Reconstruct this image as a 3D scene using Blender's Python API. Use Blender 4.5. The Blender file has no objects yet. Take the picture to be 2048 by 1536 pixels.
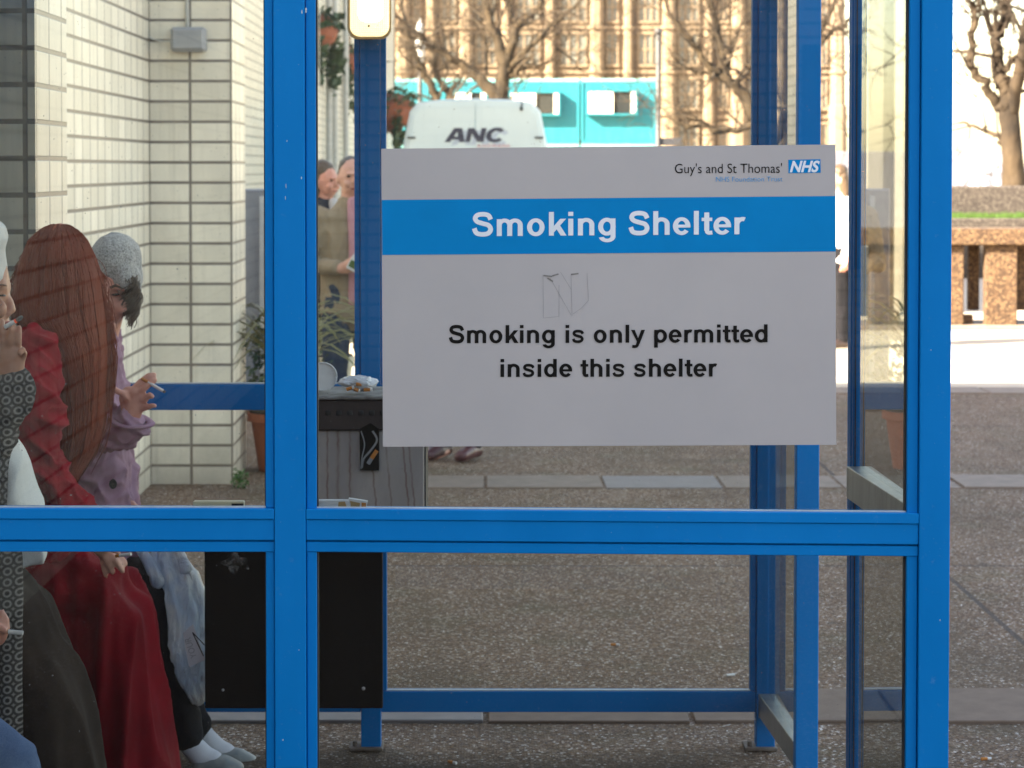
import bpy, bmesh, math, random
from mathutils import Vector, Matrix, noise
C = bpy.context; S = C.scene; COL = S.collection
R = math.radians
random.seed(7)
# ------------------------------------------------------------------ camera
F = 5000.0; PX, PY = 970.0, 498.0; TH = math.atan(163.0 / F); CH = 1.67      # pixels of the 2048 x 1536 photograph
cam = bpy.data.objects.new('camera', bpy.data.cameras.new('camera')); COL.objects.link(cam); S.camera = cam
cam.location = (0, 0, CH); cam.rotation_euler = (R(90) - TH, 0, 0)
cam.data.sensor_width = 36; cam.data.lens = F / 2048 * 36
cam.data.shift_x = (1024 - PX) / 2048; cam.data.shift_y = -(768 - PY) / 2048
cam.data.clip_start = 0.05; cam.data.clip_end = 5000
cam.data.dof.use_dof = True; cam.data.dof.focus_distance = 5.05; cam.data.dof.aperture_fstop = 11
# ------------------------------------------------------------------ world, sun, exposure
SUN = Vector((-.70, -.42, .47)).normalized(); EL = math.asin(SUN.z)
W = bpy.data.worlds.new('World'); S.world = W; W.use_nodes = True
nt = W.node_tree; bg = nt.nodes['Background']; sky = nt.nodes.new('ShaderNodeTexSky')
sky.sky_type = 'NISHITA'; sky.sun_disc = False; sky.sun_elevation = EL
sky.sun_rotation = math.atan2(SUN.x, SUN.y); sky.dust_density = 1.2; sky.air_density = 1.0; sky.ozone_density = 1.0
wb = nt.nodes.new('ShaderNodeMix'); wb.data_type = 'RGBA'; wb.blend_type = 'MULTIPLY'; wb.inputs[0].default_value = 1; wb.inputs[7].default_value = (1.22, 1.0, .81, 1)     # camera white balance for shade
nt.links.new(sky.outputs[0], wb.inputs[6]); nt.links.new(wb.outputs[2], bg.inputs[0]); bg.inputs[1].default_value = 0.085
sun = bpy.data.objects.new('sun', bpy.data.lights.new('sun', 'SUN')); COL.objects.link(sun)
sun.data.energy = 5.0; sun.data.angle = R(0.5); sun.data.color = (1, .87, .68)
sun.rotation_euler = SUN.to_track_quat('Z', 'Y').to_euler(); sun.location = (-20, -10, 30)
S.view_settings.view_transform = 'Standard'; S.view_settings.look = 'None'
S.view_settings.exposure = 3.1; S.view_settings.gamma = 1
S.cycles.max_bounces = 10; S.cycles.transparent_max_bounces = 32; S.cycles.use_denoising = True
S.cycles.caustics_reflective = False; S.cycles.caustics_refractive = False; S.cycles.sample_clamp_indirect = 8

# ------------------------------------------------------------------ helpers
def P(u, v, Y):
    a, b = (u - PX) / F, (PY - v) / F
    d = Vector((a, math.cos(TH) + b * math.sin(TH), b * math.cos(TH) - math.sin(TH)))
    t = Y / d.y
    return Vector((d.x * t, Y, CH + d.z * t))
def G(u, v):
    a, b = (u - PX) / F, (PY - v) / F
    d = Vector((a, math.cos(TH) + b * math.sin(TH), b * math.cos(TH) - math.sin(TH)))
    t = -CH / d.z
    return Vector((d.x * t, d.y * t, 0))
def sc(Y): return F / Y
def tag(o, label=None, cat=None, group=None, kind=None):
    if label: o['label'] = label
    if cat: o['category'] = cat
    if group: o['group'] = group
    if kind: o['kind'] = kind
    return o
def thing(name, label, cat, loc=(0, 0, 0), group=None):
    o = bpy.data.objects.new(name, None); COL.objects.link(o); o.location = loc; o.empty_display_size = .1
    return tag(o, label, cat, group)
def link(name, me, mt, parent=None, smooth=False):
    o = bpy.data.objects.new(name, me); COL.objects.link(o)
    if mt:
        me.materials.clear()
        for m in (mt if isinstance(mt, (list, tuple)) else [mt]): me.materials.append(m)
    if smooth:
        me.polygons.foreach_set('use_smooth', [True] * len(me.polygons))
    if parent:
        o.parent = parent
        C.view_layer.update()
        o.matrix_parent_inverse = parent.matrix_world.inverted()
    return o
def fin(name, bm, mt, parent=None, smooth=False, angle=None):
    me = bpy.data.meshes.new(name); bm.to_mesh(me); bm.free()
    if angle: me.polygons.foreach_set('use_smooth', [True] * len(me.polygons)); me.set_sharp_from_angle(angle=R(angle))
    return link(name, me, mt, parent, smooth)
def box(bm, x0, x1, y0, y1, z0, z1, bev=0.0, M=None, seg=1):
    b = bmesh.new()
    bmesh.ops.create_cube(b, size=1)
    for v in b.verts:
        v.co = Vector(((x0 + x1) / 2 + v.co.x * (x1 - x0), (y0 + y1) / 2 + v.co.y * (y1 - y0), (z0 + z1) / 2 + v.co.z * (z1 - z0)))
    if bev: bmesh.ops.bevel(b, geom=b.edges[:] , offset=bev, segments=seg, affect='EDGES', profile=.6)
    if M: bmesh.ops.transform(b, matrix=M, verts=b.verts)
    me = bpy.data.meshes.new('t'); b.to_mesh(me); b.free(); bm.from_mesh(me); bpy.data.meshes.remove(me)
    return bm
def boxes(name, lst, mt, parent=None, bev=.0015):
    bm = bmesh.new()
    for l in lst: box(bm, *l, bev=bev)
    return fin(name, bm, mt, parent)
def each(name, lst, mt, parent=None, bev=.0015):
    for l in lst: o = boxes(name, [l], mt, parent, bev)
    return o
def ringpts(c, A, B, ra, rb, n):
    return [c + A * (ra * math.cos(2 * math.pi * k / n)) + B * (rb * math.sin(2 * math.pi * k / n)) for k in range(n)]
def loft(bm, pts, ra, rb=None, ref=(0, 1, 0), n=14, round_ends=True):
    pts = [Vector(p) for p in pts]; rb = rb or ra; ref = Vector(ref); N = len(pts)
    ra = list(ra); rb = list(rb); T = []
    for i in range(N):
        t = pts[min(i + 1, N - 1)] - pts[max(i - 1, 0)]; T.append(t.normalized())
    S_ = [(pts[i], T[i], ra[i], rb[i]) for i in range(N)]
    if round_ends:
        e0, e1 = min(ra[0], rb[0]), min(ra[-1], rb[-1])
        S_ = [(pts[0] - T[0] * e0 * .82, T[0], ra[0] * .35, rb[0] * .35), (pts[0] - T[0] * e0 * .48, T[0], ra[0] * .78, rb[0] * .78)] + S_ + \
             [(pts[-1] + T[-1] * e1 * .48, T[-1], ra[-1] * .78, rb[-1] * .78), (pts[-1] + T[-1] * e1 * .82, T[-1], ra[-1] * .35, rb[-1] * .35)]
    rings = []
    for p, t, a, b in S_:
        A = ref - t * ref.dot(t)
        if A.length < 1e-4: A = Vector((1, 0, 0)) - t * t.x
        A.normalize(); B = t.cross(A)
        rings.append([bm.verts.new(q) for q in ringpts(p, A, B, a, b, n)])
    for i in range(len(rings) - 1):
        for k in range(n):
            bm.faces.new((rings[i][k], rings[i][(k + 1) % n], rings[i + 1][(k + 1) % n], rings[i + 1][k]))
    bm.faces.new(rings[0][::-1]); bm.faces.new(rings[-1])
def ball(bm, c, r, rot=None, sub=2):
    b = bmesh.new(); bmesh.ops.create_icosphere(b, subdivisions=sub, radius=1)
    r = r if isinstance(r, (tuple, list)) else (r, r, r)
    M = Matrix.Translation(c) @ (rot.to_matrix().to_4x4() if rot else Matrix()) @ Matrix.Diagonal((*r, 1))
    bmesh.ops.transform(b, matrix=M, verts=b.verts)
    me = bpy.data.meshes.new('t'); b.to_mesh(me); b.free(); bm.from_mesh(me); bpy.data.meshes.remove(me)
def pl(bm, Y, pts, n=16, dense=0):           # a limb or garment run given by outline centre, half width and half depth
    s = sc(Y)
    if dense: pts = [tuple(q) for q in cat3([Vector(p) for p in pts], dense)]
    loft(bm, [P(p[0], p[1], Y + (p[4] if len(p) > 4 else 0)) for p in pts], [p[3] for p in pts], [p[2] / s for p in pts], n=n)
def remesh(bm, voxel, smooth=4, fac=.5, disp=None):
    me = bpy.data.meshes.new('r'); bmesh.ops.recalc_face_normals(bm, faces=bm.faces); bm.to_mesh(me); bm.free()
    o = bpy.data.objects.new('r', me); COL.objects.link(o)
    m = o.modifiers.new('r', 'REMESH'); m.mode = 'VOXEL'; m.voxel_size = voxel
    if smooth:
        k = o.modifiers.new('s', 'SMOOTH'); k.factor = fac; k.iterations = smooth
    dg = C.evaluated_depsgraph_get(); dg.update()
    out = bpy.data.meshes.new_from_object(o.evaluated_get(dg))
    bpy.data.objects.remove(o); bpy.data.meshes.remove(me)
    if disp:
        co = [v.co.copy() for v in out.vertices]; no = [v.normal.copy() for v in out.vertices]
        for i, v in enumerate(out.vertices): v.co = co[i] + disp(co[i], no[i])
    return out
def creases(amp, sx=9, sy=9, sz=5, seed=0):
    off = Vector((seed * 3.1, seed * 1.7, seed * 5.3))
    def f(c, n):
        q = Vector((c.x * sx + c.z * 3.5, c.y * sy, c.z * sz - c.x * 2.5)) + off
        w = Vector((noise.noise(q * .7), noise.noise(q * .7 + Vector((7, 0, 0))), noise.noise(q * .7 + Vector((0, 7, 0))))) * .9
        a = max(0, 1 - abs(noise.noise(q + w)) * 4.0) ** 1.5; b = max(0, 1 - abs(noise.noise(q * 2.3 + w * 1.6)) * 4.5) ** 1.5
        return n * (amp * (a - .25) + amp * .38 * (b - .25) + amp * .5 * noise.noise(q * .5))
    return f
def folds(amp, sx=9, sy=9, sz=3, seed=0, fine=.35):
    off = Vector((seed * 3.1, seed * 1.7, seed * 5.3))
    def f(c, n):
        q = Vector((c.x * sx, c.y * sy, c.z * sz)) + off
        w = noise.noise(q * .6 + off) * .5
        a = 1 - abs(noise.noise(q + Vector((w, w, w)))) * 2.2
        return n * (amp * (a - .45) + amp * fine * noise.noise(q * 3.1))
    return f
def organic(name, bm, mt, parent, voxel, smooth=4, disp=None):
    return link(name, remesh(bm, voxel, smooth, disp=disp), mt, parent, True)

# ------------------------------------------------------------------ materials
class NB:
    def __init__(s, name):
        s.m = bpy.data.materials.new(name); s.m.use_nodes = True; s.t = s.m.node_tree
        s.p = s.t.nodes['Principled BSDF']; s.out = s.t.nodes['Material Output']
    def n(s, ty, **kw):
        x = s.t.nodes.new(ty)
        for k, v in kw.items():
            if k.startswith('i_'):
                key = k[2:]; key = int(key) if key.isdigit() else key.replace('_', ' ')
                x.inputs[key].default_value = v
            else: setattr(x, k, v)
        return x
    def l(s, a, b): s.t.links.new(a, b)
    def pos(s): return s.n('ShaderNodeNewGeometry').outputs['Position']
    def obj(s): return s.n('ShaderNodeTexCoord').outputs['Object']
    def noise(s, vec, scale, detail=4, rough=.6, dist=0):
        x = s.n('ShaderNodeTexNoise'); x.inputs['Scale'].default_value = scale; x.inputs['Detail'].default_value = detail
        x.inputs['Roughness'].default_value = rough; x.inputs['Distortion'].default_value = dist
        s.l(vec, x.inputs['Vector']); return x.outputs['Fac']
    def scale(s, vec, v):
        x = s.n('ShaderNodeVectorMath', operation='MULTIPLY'); s.l(vec, x.inputs[0]); x.inputs[1].default_value = v; return x.outputs[0]
    def ramp(s, fac, stops, interp='LINEAR'):
        x = s.n('ShaderNodeValToRGB'); e = x.color_ramp.elements; x.color_ramp.interpolation = interp
        while len(e) < len(stops): e.new(.5)
        for k, (p, c) in enumerate(stops):
            e[k].position = p; e[k].color = (*c, 1) if not isinstance(c, (int, float)) else (c, c, c, 1)
        s.l(fac, x.inputs[0]); return x.outputs[0]
    def mix(s, fac, a, b, mode='MIX'):
        x = s.n('ShaderNodeMix', data_type='RGBA', blend_type=mode)
        for idx, val in ((0, fac), (6, a), (7, b)):
            if hasattr(val, 'is_output'): s.l(val, x.inputs[idx])
            else: x.inputs[idx].default_value = val if idx == 0 else (*val, 1)
        return x.outputs[2]
    def math(s, op, a, b=0.0, c=None):
        x = s.n('ShaderNodeMath', operation=op)
        for i, v in enumerate((a, b) if c is None else (a, b, c)):
            if hasattr(v, 'is_output'): s.l(v, x.inputs[i])
            else: x.inputs[i].default_value = v
        return x.outputs[0]
    def bump(s, h, strength, dist=.01):
        x = s.n('ShaderNodeBump'); x.inputs['Strength'].default_value = strength; x.inputs['Distance'].default_value = dist
        s.l(h, x.inputs['Height']); s.l(x.outputs[0], s.p.inputs['Normal'])
    def base(s, col):
        if hasattr(col, 'is_output'): s.l(col, s.p.inputs['Base Color'])
        else: s.p.inputs['Base Color'].default_value = (*col, 1)
    def set(s, **kw):
        for k, v in kw.items():
            k = k.replace('_', ' ')
            if hasattr(v, 'is_output'): s.l(v, s.p.inputs[k])
            else: s.p.inputs[k].default_value = v
        return s
def simple(name, a, b=None, rough=.6, ns=12, bump=0, bs=60, bd=.004, metal=0, stretch=None, spec=.5, detail=5, lo=.35, hi=.68):
    k = NB(name); v = k.obj()
    if stretch: v = k.scale(v, stretch)
    f = k.noise(v, ns, detail)
    k.base(k.ramp(f, [(lo, a), (hi, b or tuple(c * .8 for c in a))]))
    k.set(Roughness=rough, Metallic=metal, Specular_IOR_Level=spec)
    if bump: k.bump(k.noise(v, bs, 4), bump, bd)
    return k.m
def cloth(name, a, b, scale=450, rough=.9, bump=.35, ns=7):
    k = NB(name); v = k.obj()
    w = k.noise(v, scale, 2); f = k.noise(v, ns, 5)
    c = k.ramp(f, [(.35, a), (.68, b)])
    k.base(k.mix(k.ramp(w, [(.35, .0), (.7, .45)]), c, tuple(x * .55 for x in a)))
    k.set(Roughness=rough, Specular_IOR_Level=.08, Sheen_Weight=.04, Sheen_Roughness=.5); k.bump(w, bump, .002)
    return k.m
def skin(name, a, b):
    k = NB(name); v = k.obj(); f = k.noise(v, 35, 4); g = k.noise(v, 300, 3)
    k.base(k.ramp(f, [(.3, a), (.7, b)])); k.set(Roughness=.5, Subsurface_Weight=.12, Subsurface_Radius=(.012, .004, .002), Subsurface_Scale=.4)
    k.bump(g, .12, .001); return k.m
def blue_paint(name, col, fade=.06):
    k = NB(name); v = k.pos()
    f = k.noise(k.scale(v, (1, 1, .35)), 3.0, 6); g = k.noise(v, 60, 5, .7); sp = k.noise(v, 240, 2, .5)
    c = k.ramp(f, [(.3, tuple(x * .92 for x in col)), (.7, tuple(min(1, x * 1.08 + .004) for x in col))])
    c = k.mix(k.ramp(g, [(.62, 0.0), (.8, fade * 2.2)]), c, (.35, .42, .48))
    c = k.mix(k.ramp(sp, [(.775, 0.0), (.80, .4)]), c, (.55, .58, .6))
    k.base(c); k.set(Roughness=k.ramp(g, [(.3, .42), (.7, .6)]), Specular_IOR_Level=.10); k.bump(k.noise(v, 500, 2), .04, .001)
    return k.m
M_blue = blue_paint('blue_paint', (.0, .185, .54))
M_blued = blue_paint('shaded_weathered_blue_paint', (.0, .135, .41), .10)  # darker copy of the blue: shelter interior shade put into the colour, plus wear
M_gasket = simple('black_rubber', (.012, .012, .014), (.025, .025, .026), .7)
M_alu = simple('grey_aluminium', (.30, .32, .33), (.22, .235, .24), .38, 30, .05, 200, .001, .6, (1, 1, .3))
M_steel = simple('dull_galvanised_steel', (.42, .42, .43), (.30, .30, .31), .5, 8, .06, 60, .001, .25)
M_rust = simple('dirty_rusted_plate', (.085, .06, .045), (.16, .13, .11), .8, 25, .2, 90, .002)
def glass(name, tint, dirt=.02, rmul=1.0):
    k = NB(name); v = k.pos()
    k.t.nodes.remove(k.p)
    tr = k.n('ShaderNodeBsdfTransparent'); tr.inputs[0].default_value = (*tint, 1)
    gl = k.n('ShaderNodeBsdfGlossy'); gl.inputs['Roughness'].default_value = 0.0
    fr = k.n('ShaderNodeFresnel'); fr.inputs[0].default_value = 1.5
    f2 = k.math('MULTIPLY', k.math('MULTIPLY', fr.outputs[0], 1.75 * rmul), 1.0)
    f2 = k.math('MINIMUM', f2, .92)
    mx = k.n('ShaderNodeMixShader'); k.l(f2, mx.inputs[0]); k.l(tr.outputs[0], mx.inputs[1]); k.l(gl.outputs[0], mx.inputs[2])
    df = k.n('ShaderNodeBsdfDiffuse'); df.inputs[0].default_value = (.6, .6, .58, 1)
    smear = k.noise(k.scale(v, (6, 6, 1.2)), 3, 7, .65, 1.2)
    spot = k.noise(v, 170, 2, .4)
    d = k.math('ADD', k.ramp(smear, [(.45, dirt * .4), (.75, dirt * 2.2)]), k.ramp(spot, [(.745, 0.0), (.77, .35)]))
    m2 = k.n('ShaderNodeMixShader'); k.l(d, m2.inputs[0]); k.l(mx.outputs[0], m2.inputs[1]); k.l(df.outputs[0], m2.inputs[2])
    k.l(m2.outputs[0], k.out.inputs[0]); return k.m
M_glass = glass('front_glass', (.97, .975, .95), .003, .80)
M_glassb = glass('back_glass', (.95, .945, .895), .006, .5)
M_glasss = glass('side_glass', (.80, .87, .82), .025, .42)

def ground_mat():
    k = NB('exposed_aggregate'); v = k.pos()
    vo = k.n('ShaderNodeTexVoronoi', feature='F1'); vo.inputs['Scale'].default_value = 128; k.l(v, vo.inputs['Vector'])
    rnd = k.n('ShaderNodeSeparateColor'); k.l(vo.outputs['Color'], rnd.inputs[0])
    c = k.ramp(rnd.outputs[0], [(0, (.06, .036, .024)), (.3, (.14, .088, .055)), (.6, (.225, .148, .10)), (.84, (.31, .225, .165)), (.93, (.52, .43, .35)), (1, (.85, .8, .75))])
    c = k.mix(k.ramp(vo.outputs['Distance'], [(.45, 0.0), (.85, .7)]), c, (.105, .083, .064))
    c = k.mix(k.ramp(rnd.outputs[1], [(.5, 0.0), (.9, .55)]), c, k.mix(k.ramp(rnd.outputs[2], [(.45, 0.0), (.55, 1.0)]), (.20, .105, .035), (.175, .135, .125)))
    big = k.noise(v, 1.1, 6, .65)
    c = k.mix(1.0, c, k.ramp(big, [(.3, .72), (.7, 1.08)]), 'MULTIPLY')
    moss = k.noise(v, 2.3, 5, .6)
    c = k.mix(k.ramp(moss, [(.52, 0.0), (.72, .32)]), c, (.085, .095, .05))
    # dirt trodden into the shelter floor and a thin sawn joint grid
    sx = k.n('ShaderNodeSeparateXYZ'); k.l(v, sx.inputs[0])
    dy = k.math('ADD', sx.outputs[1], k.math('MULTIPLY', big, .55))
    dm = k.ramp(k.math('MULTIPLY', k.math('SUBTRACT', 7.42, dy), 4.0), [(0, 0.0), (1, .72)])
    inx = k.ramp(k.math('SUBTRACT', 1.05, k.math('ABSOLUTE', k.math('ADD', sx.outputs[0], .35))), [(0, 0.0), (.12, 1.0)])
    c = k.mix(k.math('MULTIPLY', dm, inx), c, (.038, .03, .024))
    def joint(val, at, half):
        return k.math('LESS_THAN', k.math('ABSOLUTE', k.math('SUBTRACT', val, at)), half)
    j = k.math('MAXIMUM', joint(sx.outputs[0], 1.893, .011), joint(sx.outputs[1], 10.44, .012))
    j = k.math('MAXIMUM', j, joint(sx.outputs[1], 16.1, .012))
    j = k.math('MAXIMUM', j, joint(sx.outputs[0], -3.6, .011))
    c = k.mix(k.math('MULTIPLY', j, .75), c, (.06, .055, .055))
    gum = k.n('ShaderNodeTexVoronoi', feature='F1'); gum.inputs['Scale'].default_value = 2.6; k.l(v, gum.inputs['Vector'])
    c = k.mix(k.ramp(gum.outputs['Distance'], [(.05, .6), (.075, 0.0)]), c, (.075, .062, .052))
    damp = k.noise(k.scale(v, (1, .5, 1)), .8, 5, .7, .6)
    c = k.mix(k.ramp(damp, [(.50, 0.0), (.66, .42)]), c, (.085, .068, .048))
    sun_pale = k.ramp(k.math('SUBTRACT', sx.outputs[1], 18.4), [(0, 0.0), (.5, 1.0)])  # paler ground past the shadow edge: sunlight put into the colour
    c = k.mix(sun_pale, c, k.mix(k.ramp(big, [(.3, 0.0), (.7, 1.0)]), (.56, .48, .38), (.46, .39, .31)))
    k.base(c); k.set(Roughness=.9, Specular_IOR_Level=.12)
    h = k.math('SUBTRACT', k.ramp(vo.outputs['Distance'], [(.1, 1.0), (.9, 0.0)]), k.math('MULTIPLY', j, 1.0))
    k.bump(h, .65, .004); return k.m
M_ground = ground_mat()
M_slab = simple('concrete_flag', (.225, .172, .136), (.165, .128, .10), .85, 9, .25, 260, .003)
M_slab2 = simple('bluish_concrete_flag', (.225, .20, .19), (.18, .16, .15), .85, 9, .2, 260, .003)
def tile_mat(name, a, b, joint=(.21, .18, .155), mort=.0085):
    k = NB(name); v = k.pos()
    g = k.n('ShaderNodeNewGeometry'); nn = k.n('ShaderNodeSeparateXYZ'); k.l(g.outputs['Normal'], nn.inputs[0])
    ss = k.n('ShaderNodeSeparateXYZ'); k.l(v, ss.inputs[0])
    facing = k.math('GREATER_THAN', k.math('ABSOLUTE', nn.outputs[1]), .5)
    ux = k.math('ADD', ss.outputs[0], 1.763 + 21.7 + .0035); uy = k.math('ADD', ss.outputs[1], 60.0)
    u = k.math('ADD', k.math('MULTIPLY', ux, facing), k.math('MULTIPLY', uy, k.math('SUBTRACT', 1.0, facing)))
    z = k.math('ADD', ss.outputs[2], 10.66 - 1.7005 + .1066 * 10 + .004)
    cb = k.n('ShaderNodeCombineXYZ'); k.l(u, cb.inputs[0]); k.l(z, cb.inputs[1])
    br = k.n('ShaderNodeTexBrick'); br.offset = 0; br.squash = 1; k.l(cb.outputs[0], br.inputs['Vector'])
    br.inputs['Scale'].default_value = 1; br.inputs['Brick Width'].default_value = .217; br.inputs['Row Height'].default_value = .1066
    br.inputs['Mortar Size'].default_value = mort; br.inputs['Mortar Smooth'].default_value = .25; br.inputs['Bias'].default_value = 0
    br.inputs['Color1'].default_value = (*a, 1); br.inputs['Color2'].default_value = (*b, 1); br.inputs['Mortar'].default_value = (*joint, 1)
    f = k.noise(k.scale(v, (1, 1, .5)), 5, 6, .65)
    c = k.mix(1.0, br.outputs['Color'], k.ramp(f, [(.25, .82), (.7, 1.03)]), 'MULTIPLY')
    st = k.noise(k.scale(v, (14, 14, .7)), 1.6, 5, .6)
    c = k.mix(k.ramp(st, [(.52, 0.0), (.75, .28)]), c, (.30, .27, .21))
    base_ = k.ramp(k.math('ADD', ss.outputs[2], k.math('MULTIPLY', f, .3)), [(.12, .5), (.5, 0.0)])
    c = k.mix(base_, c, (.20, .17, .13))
    k.base(c); k.set(Roughness=.38, Specular_IOR_Level=.4)
    k.bump(k.math('SUBTRACT', 1.0, br.outputs['Fac']), .5, .006); return k.m
M_tile = tile_mat('cream_glazed_tile', (.90, .84, .71), (.74, .69, .575))

# ------------------------------------------------------------------ ground
bm = bmesh.new()
bmesh.ops.create_grid(bm, x_segments=1, y_segments=1, size=2500)
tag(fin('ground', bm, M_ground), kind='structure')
M_slab3 = simple('brown_concrete_flag', (.17, .118, .086), (.13, .088, .062), .9, 14, .3, 200, .004)
def strip(Y0, Y1, x0, n, odd, jit, main=None):
    bm = bmesh.new(); bm2 = bmesh.new()
    for i in range(n):
        a = x0 + i * .622; rr = random.Random(i * 7 + int(Y0 * 10)); tgt = bm2 if i in odd else bm
        box(tgt, a + .008, a + .614, Y0 + rr.uniform(0, jit), Y1 - rr.uniform(0, jit), -.02, .006 + rr.uniform(0, .006), .003)
    tag(fin('paving_strip', bm, main or M_slab), kind='structure')
    if odd: tag(fin('paving_strip_pale', bm2, M_slab2), kind='structure')
    else: bm2.free()
strip(7.455, 7.93, -9.95, 40, (14, 15,), .01, M_slab3)
strip(12.95, 13.47, -.622 * 1, 24, (2,), .012)
strip(18.4, 18.9, -6.22, 40, (), .012)
# ------------------------------------------------------------------ tiled hospital building
def prism(name, pts, z0, z1, mt, parent=None):
    bm = bmesh.new(); lo = [bm.verts.new((x, y, z0)) for x, y in pts]; hi = [bm.verts.new((x, y, z1)) for x, y in pts]; n = len(pts)
    for i in range(n): bm.faces.new((lo[i], lo[(i + 1) % n], hi[(i + 1) % n], hi[i]))
    bm.faces.new(hi); bm.faces.new(lo[::-1]); bmesh.ops.recalc_face_normals(bm, faces=bm.faces)
    return fin(name, bm, mt, parent)
hb = thing('tiled_building', 'cream glazed tile building with stepped piers right behind the blue shelter', 'building', (-1.7, 10, 0))
Hn = 6.0
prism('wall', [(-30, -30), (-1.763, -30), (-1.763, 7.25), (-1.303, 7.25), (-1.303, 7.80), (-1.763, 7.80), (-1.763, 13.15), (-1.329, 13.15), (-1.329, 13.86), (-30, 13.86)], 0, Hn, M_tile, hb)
prism('coping', [(-30, -30), (-1.70, -30), (-1.70, 7.2), (-1.25, 7.2), (-1.25, 7.86), (-1.70, 7.86), (-1.70, 13.1), (-1.28, 13.1), (-1.28, 13.9), (-30, 13.9)], Hn, Hn + .12, M_slab, hb)
wing = thing('hospital_wing', 'long grey tiled wing receding behind the hanging baskets', 'building', (-2.7, 30, 0))
M_tileg = tile_mat('grey_weathered_tile', (.58, .56, .50), (.50, .48, .43), (.2, .19, .18), .012)
prism('wall', [(-20, 24), (-2.61, 24), (-2.61, 72), (-20, 72)], 0, 7.0, M_tileg, wing)
prism('coping', [(-20, 23.9), (-2.5, 23.9), (-2.5, 72.1), (-20, 72.1)], 7.0, 7.15, M_slab, wing)
M_front = simple('added_dark_brick', (.085, .085, .068), (.055, .056, .046), .85, 1.2)
boxes('added_dark_facing', [(-20, -2.63, 23.86, 23.999, 0, 6.98)], M_front, wing)  # added facing, keeps the sunlit wing front dim in the side glass
M_fin = simple('pale_streak_fin', (.20, .195, .16), (.15, .15, .12), .8)
rg0 = random.Random(2)
for i in range(26): boxes('added_streak_fin', [(-2.9 - i * .34, -2.9 - i * .34 + rg0.uniform(.05, .14), 23.80, 23.859, rg0.choice((.2, 1.2, 2.5)), rg0.uniform(3.5, 6.9))], M_fin, wing)  # added fins, stand in for light streaks reflected in the side glass
M_pipe = simple('pale_pipe_paint', (.55, .55, .52), (.45, .45, .43), .5)
for yy in (40.6, 42.2, 45.5, 51):
    bm = bmesh.new(); loft(bm, [(-2.53, yy, 0), (-2.53, yy, 6.9)], [.055] * 2, n=10)
    fin('drainpipe', bm, M_pipe, wing, True)
for yy in (36.5, 38, 47.5):
    boxes('window', [(-2.62, -2.58, yy, yy + .9, 3.2, 5.2)], simple('dark_window_glass', (.05, .06, .07), (.09, .1, .11), .15), wing)
opp = thing('opposite_wing', 'cream tiled wing facing the shelter, seen only mirrored in the front glass', 'building', (4, -9, 0))
prism('wall', [(-1.70, -20), (14, -20), (14, -9), (-1.70, -9)], 0, 3.4, M_tileg, opp)
prism('coping', [(-1.69, -20.1), (14.1, -20.1), (14.1, -8.9), (-1.69, -8.9)], 3.4, 3.55, M_slab, opp)
for i in range(6): boxes('window', [(.2 + i * 2.2, 1.7 + i * 2.2, -9.02, -8.97, .9, 2.6)], simple('dark_window_glass', (.05, .06, .07), (.09, .1, .11), .15), opp)
# junction box, conduit on the front facing tiles
jb = thing('junction_box', 'small grey electrical box fixed high on the cream tiles', 'electrical box', P(375, 77, 13.12))
M_jb = simple('grey_box_plastic', (.33, .34, .36), (.27, .28, .30), .5)
a, b = P(341, 103, 13.07), P(411, 54, 13.07)
boxes('casing', [(a.x, b.x, 13.06, 13.149, a.z, b.z)], M_jb, jb, .012)
boxes('cover', [(a.x + .012, b.x - .012, 13.045, 13.0605, a.z + .012, b.z - .012)], M_jb, jb, .006)
bm = bmesh.new(); q = P(374, 52, 13.12)
loft(bm, [(q.x, 13.135, q.z), (q.x - .005, 13.135, q.z + .35), (q.x - .01, 13.135, q.z + 3)], [.011] * 3, n=8); fin('conduit', bm, M_pipe, jb, True)
bm = bmesh.new(); loft(bm, [P(341, 82, 13.1), P(325, 83, 13.13), P(310, 80, 13.14), P(296, 74, 13.14)], [.004] * 4, n=6); fin('cable', bm, M_pipe, jb, True)
# ------------------------------------------------------------------ the blue smoking shelter
Y0 = 4.955; YB = 7.11
def fx(u, v=1060): return P(u, v, Y0).x
def fz(v): return P(970, v, Y0).z
def bx(u, v=1100): return P(u, v, YB).x
def bz(v): return P(970, v, YB).z
sh = thing('smoking_shelter', 'blue framed glazed smoking shelter with a midrail across its front', 'shelter', (0, 6, 0))
D60 = .06
xl0, xl1 = fx(549), fx(611.5); xr0, xr1 = fx(1838.5), fx(1900)
XL = xl0 - (xr0 - xl1) - .06                       # front left corner post
ZT = 2.28
for x0, x1 in ((xl0, xl1), (xr0, xr1), (XL, XL + .06)):
    bm = bmesh.new(); box(bm, x0, x1, Y0, Y0 + D60, 0.004, ZT, .0022, seg=2)
    o = fin('post', bm, M_blue, sh)
    bm = bmesh.new(); box(bm, x0 - .045, x1 + .045, Y0 - .03, Y0 + D60 + .03, .004, .012, .002); fin('foot_plate', bm, M_rust, o)
railslope = math.tan((1026.5 - 1017.5) / (1838 - 611))
def bay(x0, x1, slope, mt, y0, zt, zb, name='midrail'):
    # upper glazing lip, main box, shadow groove, lower bead: four steps of one extruded rail
    L = [(0, .010, zt - .021, zt), (.004, 0, zb + .024, zt - .0212), (.014, .02, zb + .0205, zb + .0239), (.008, .008, zb, zb + .0204)]
    bm = bmesh.new()
    for dy, d2, za, zc in L: box(bm, x0, x1, y0 + dy, y0 + D60 - d2, za, zc, .0012)
    for v in bm.verts: v.co.z -= (v.co.x - x0) * slope
    return fin(name, bm, mt, sh)
zt, zb = fz(1018), fz(1105)
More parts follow.
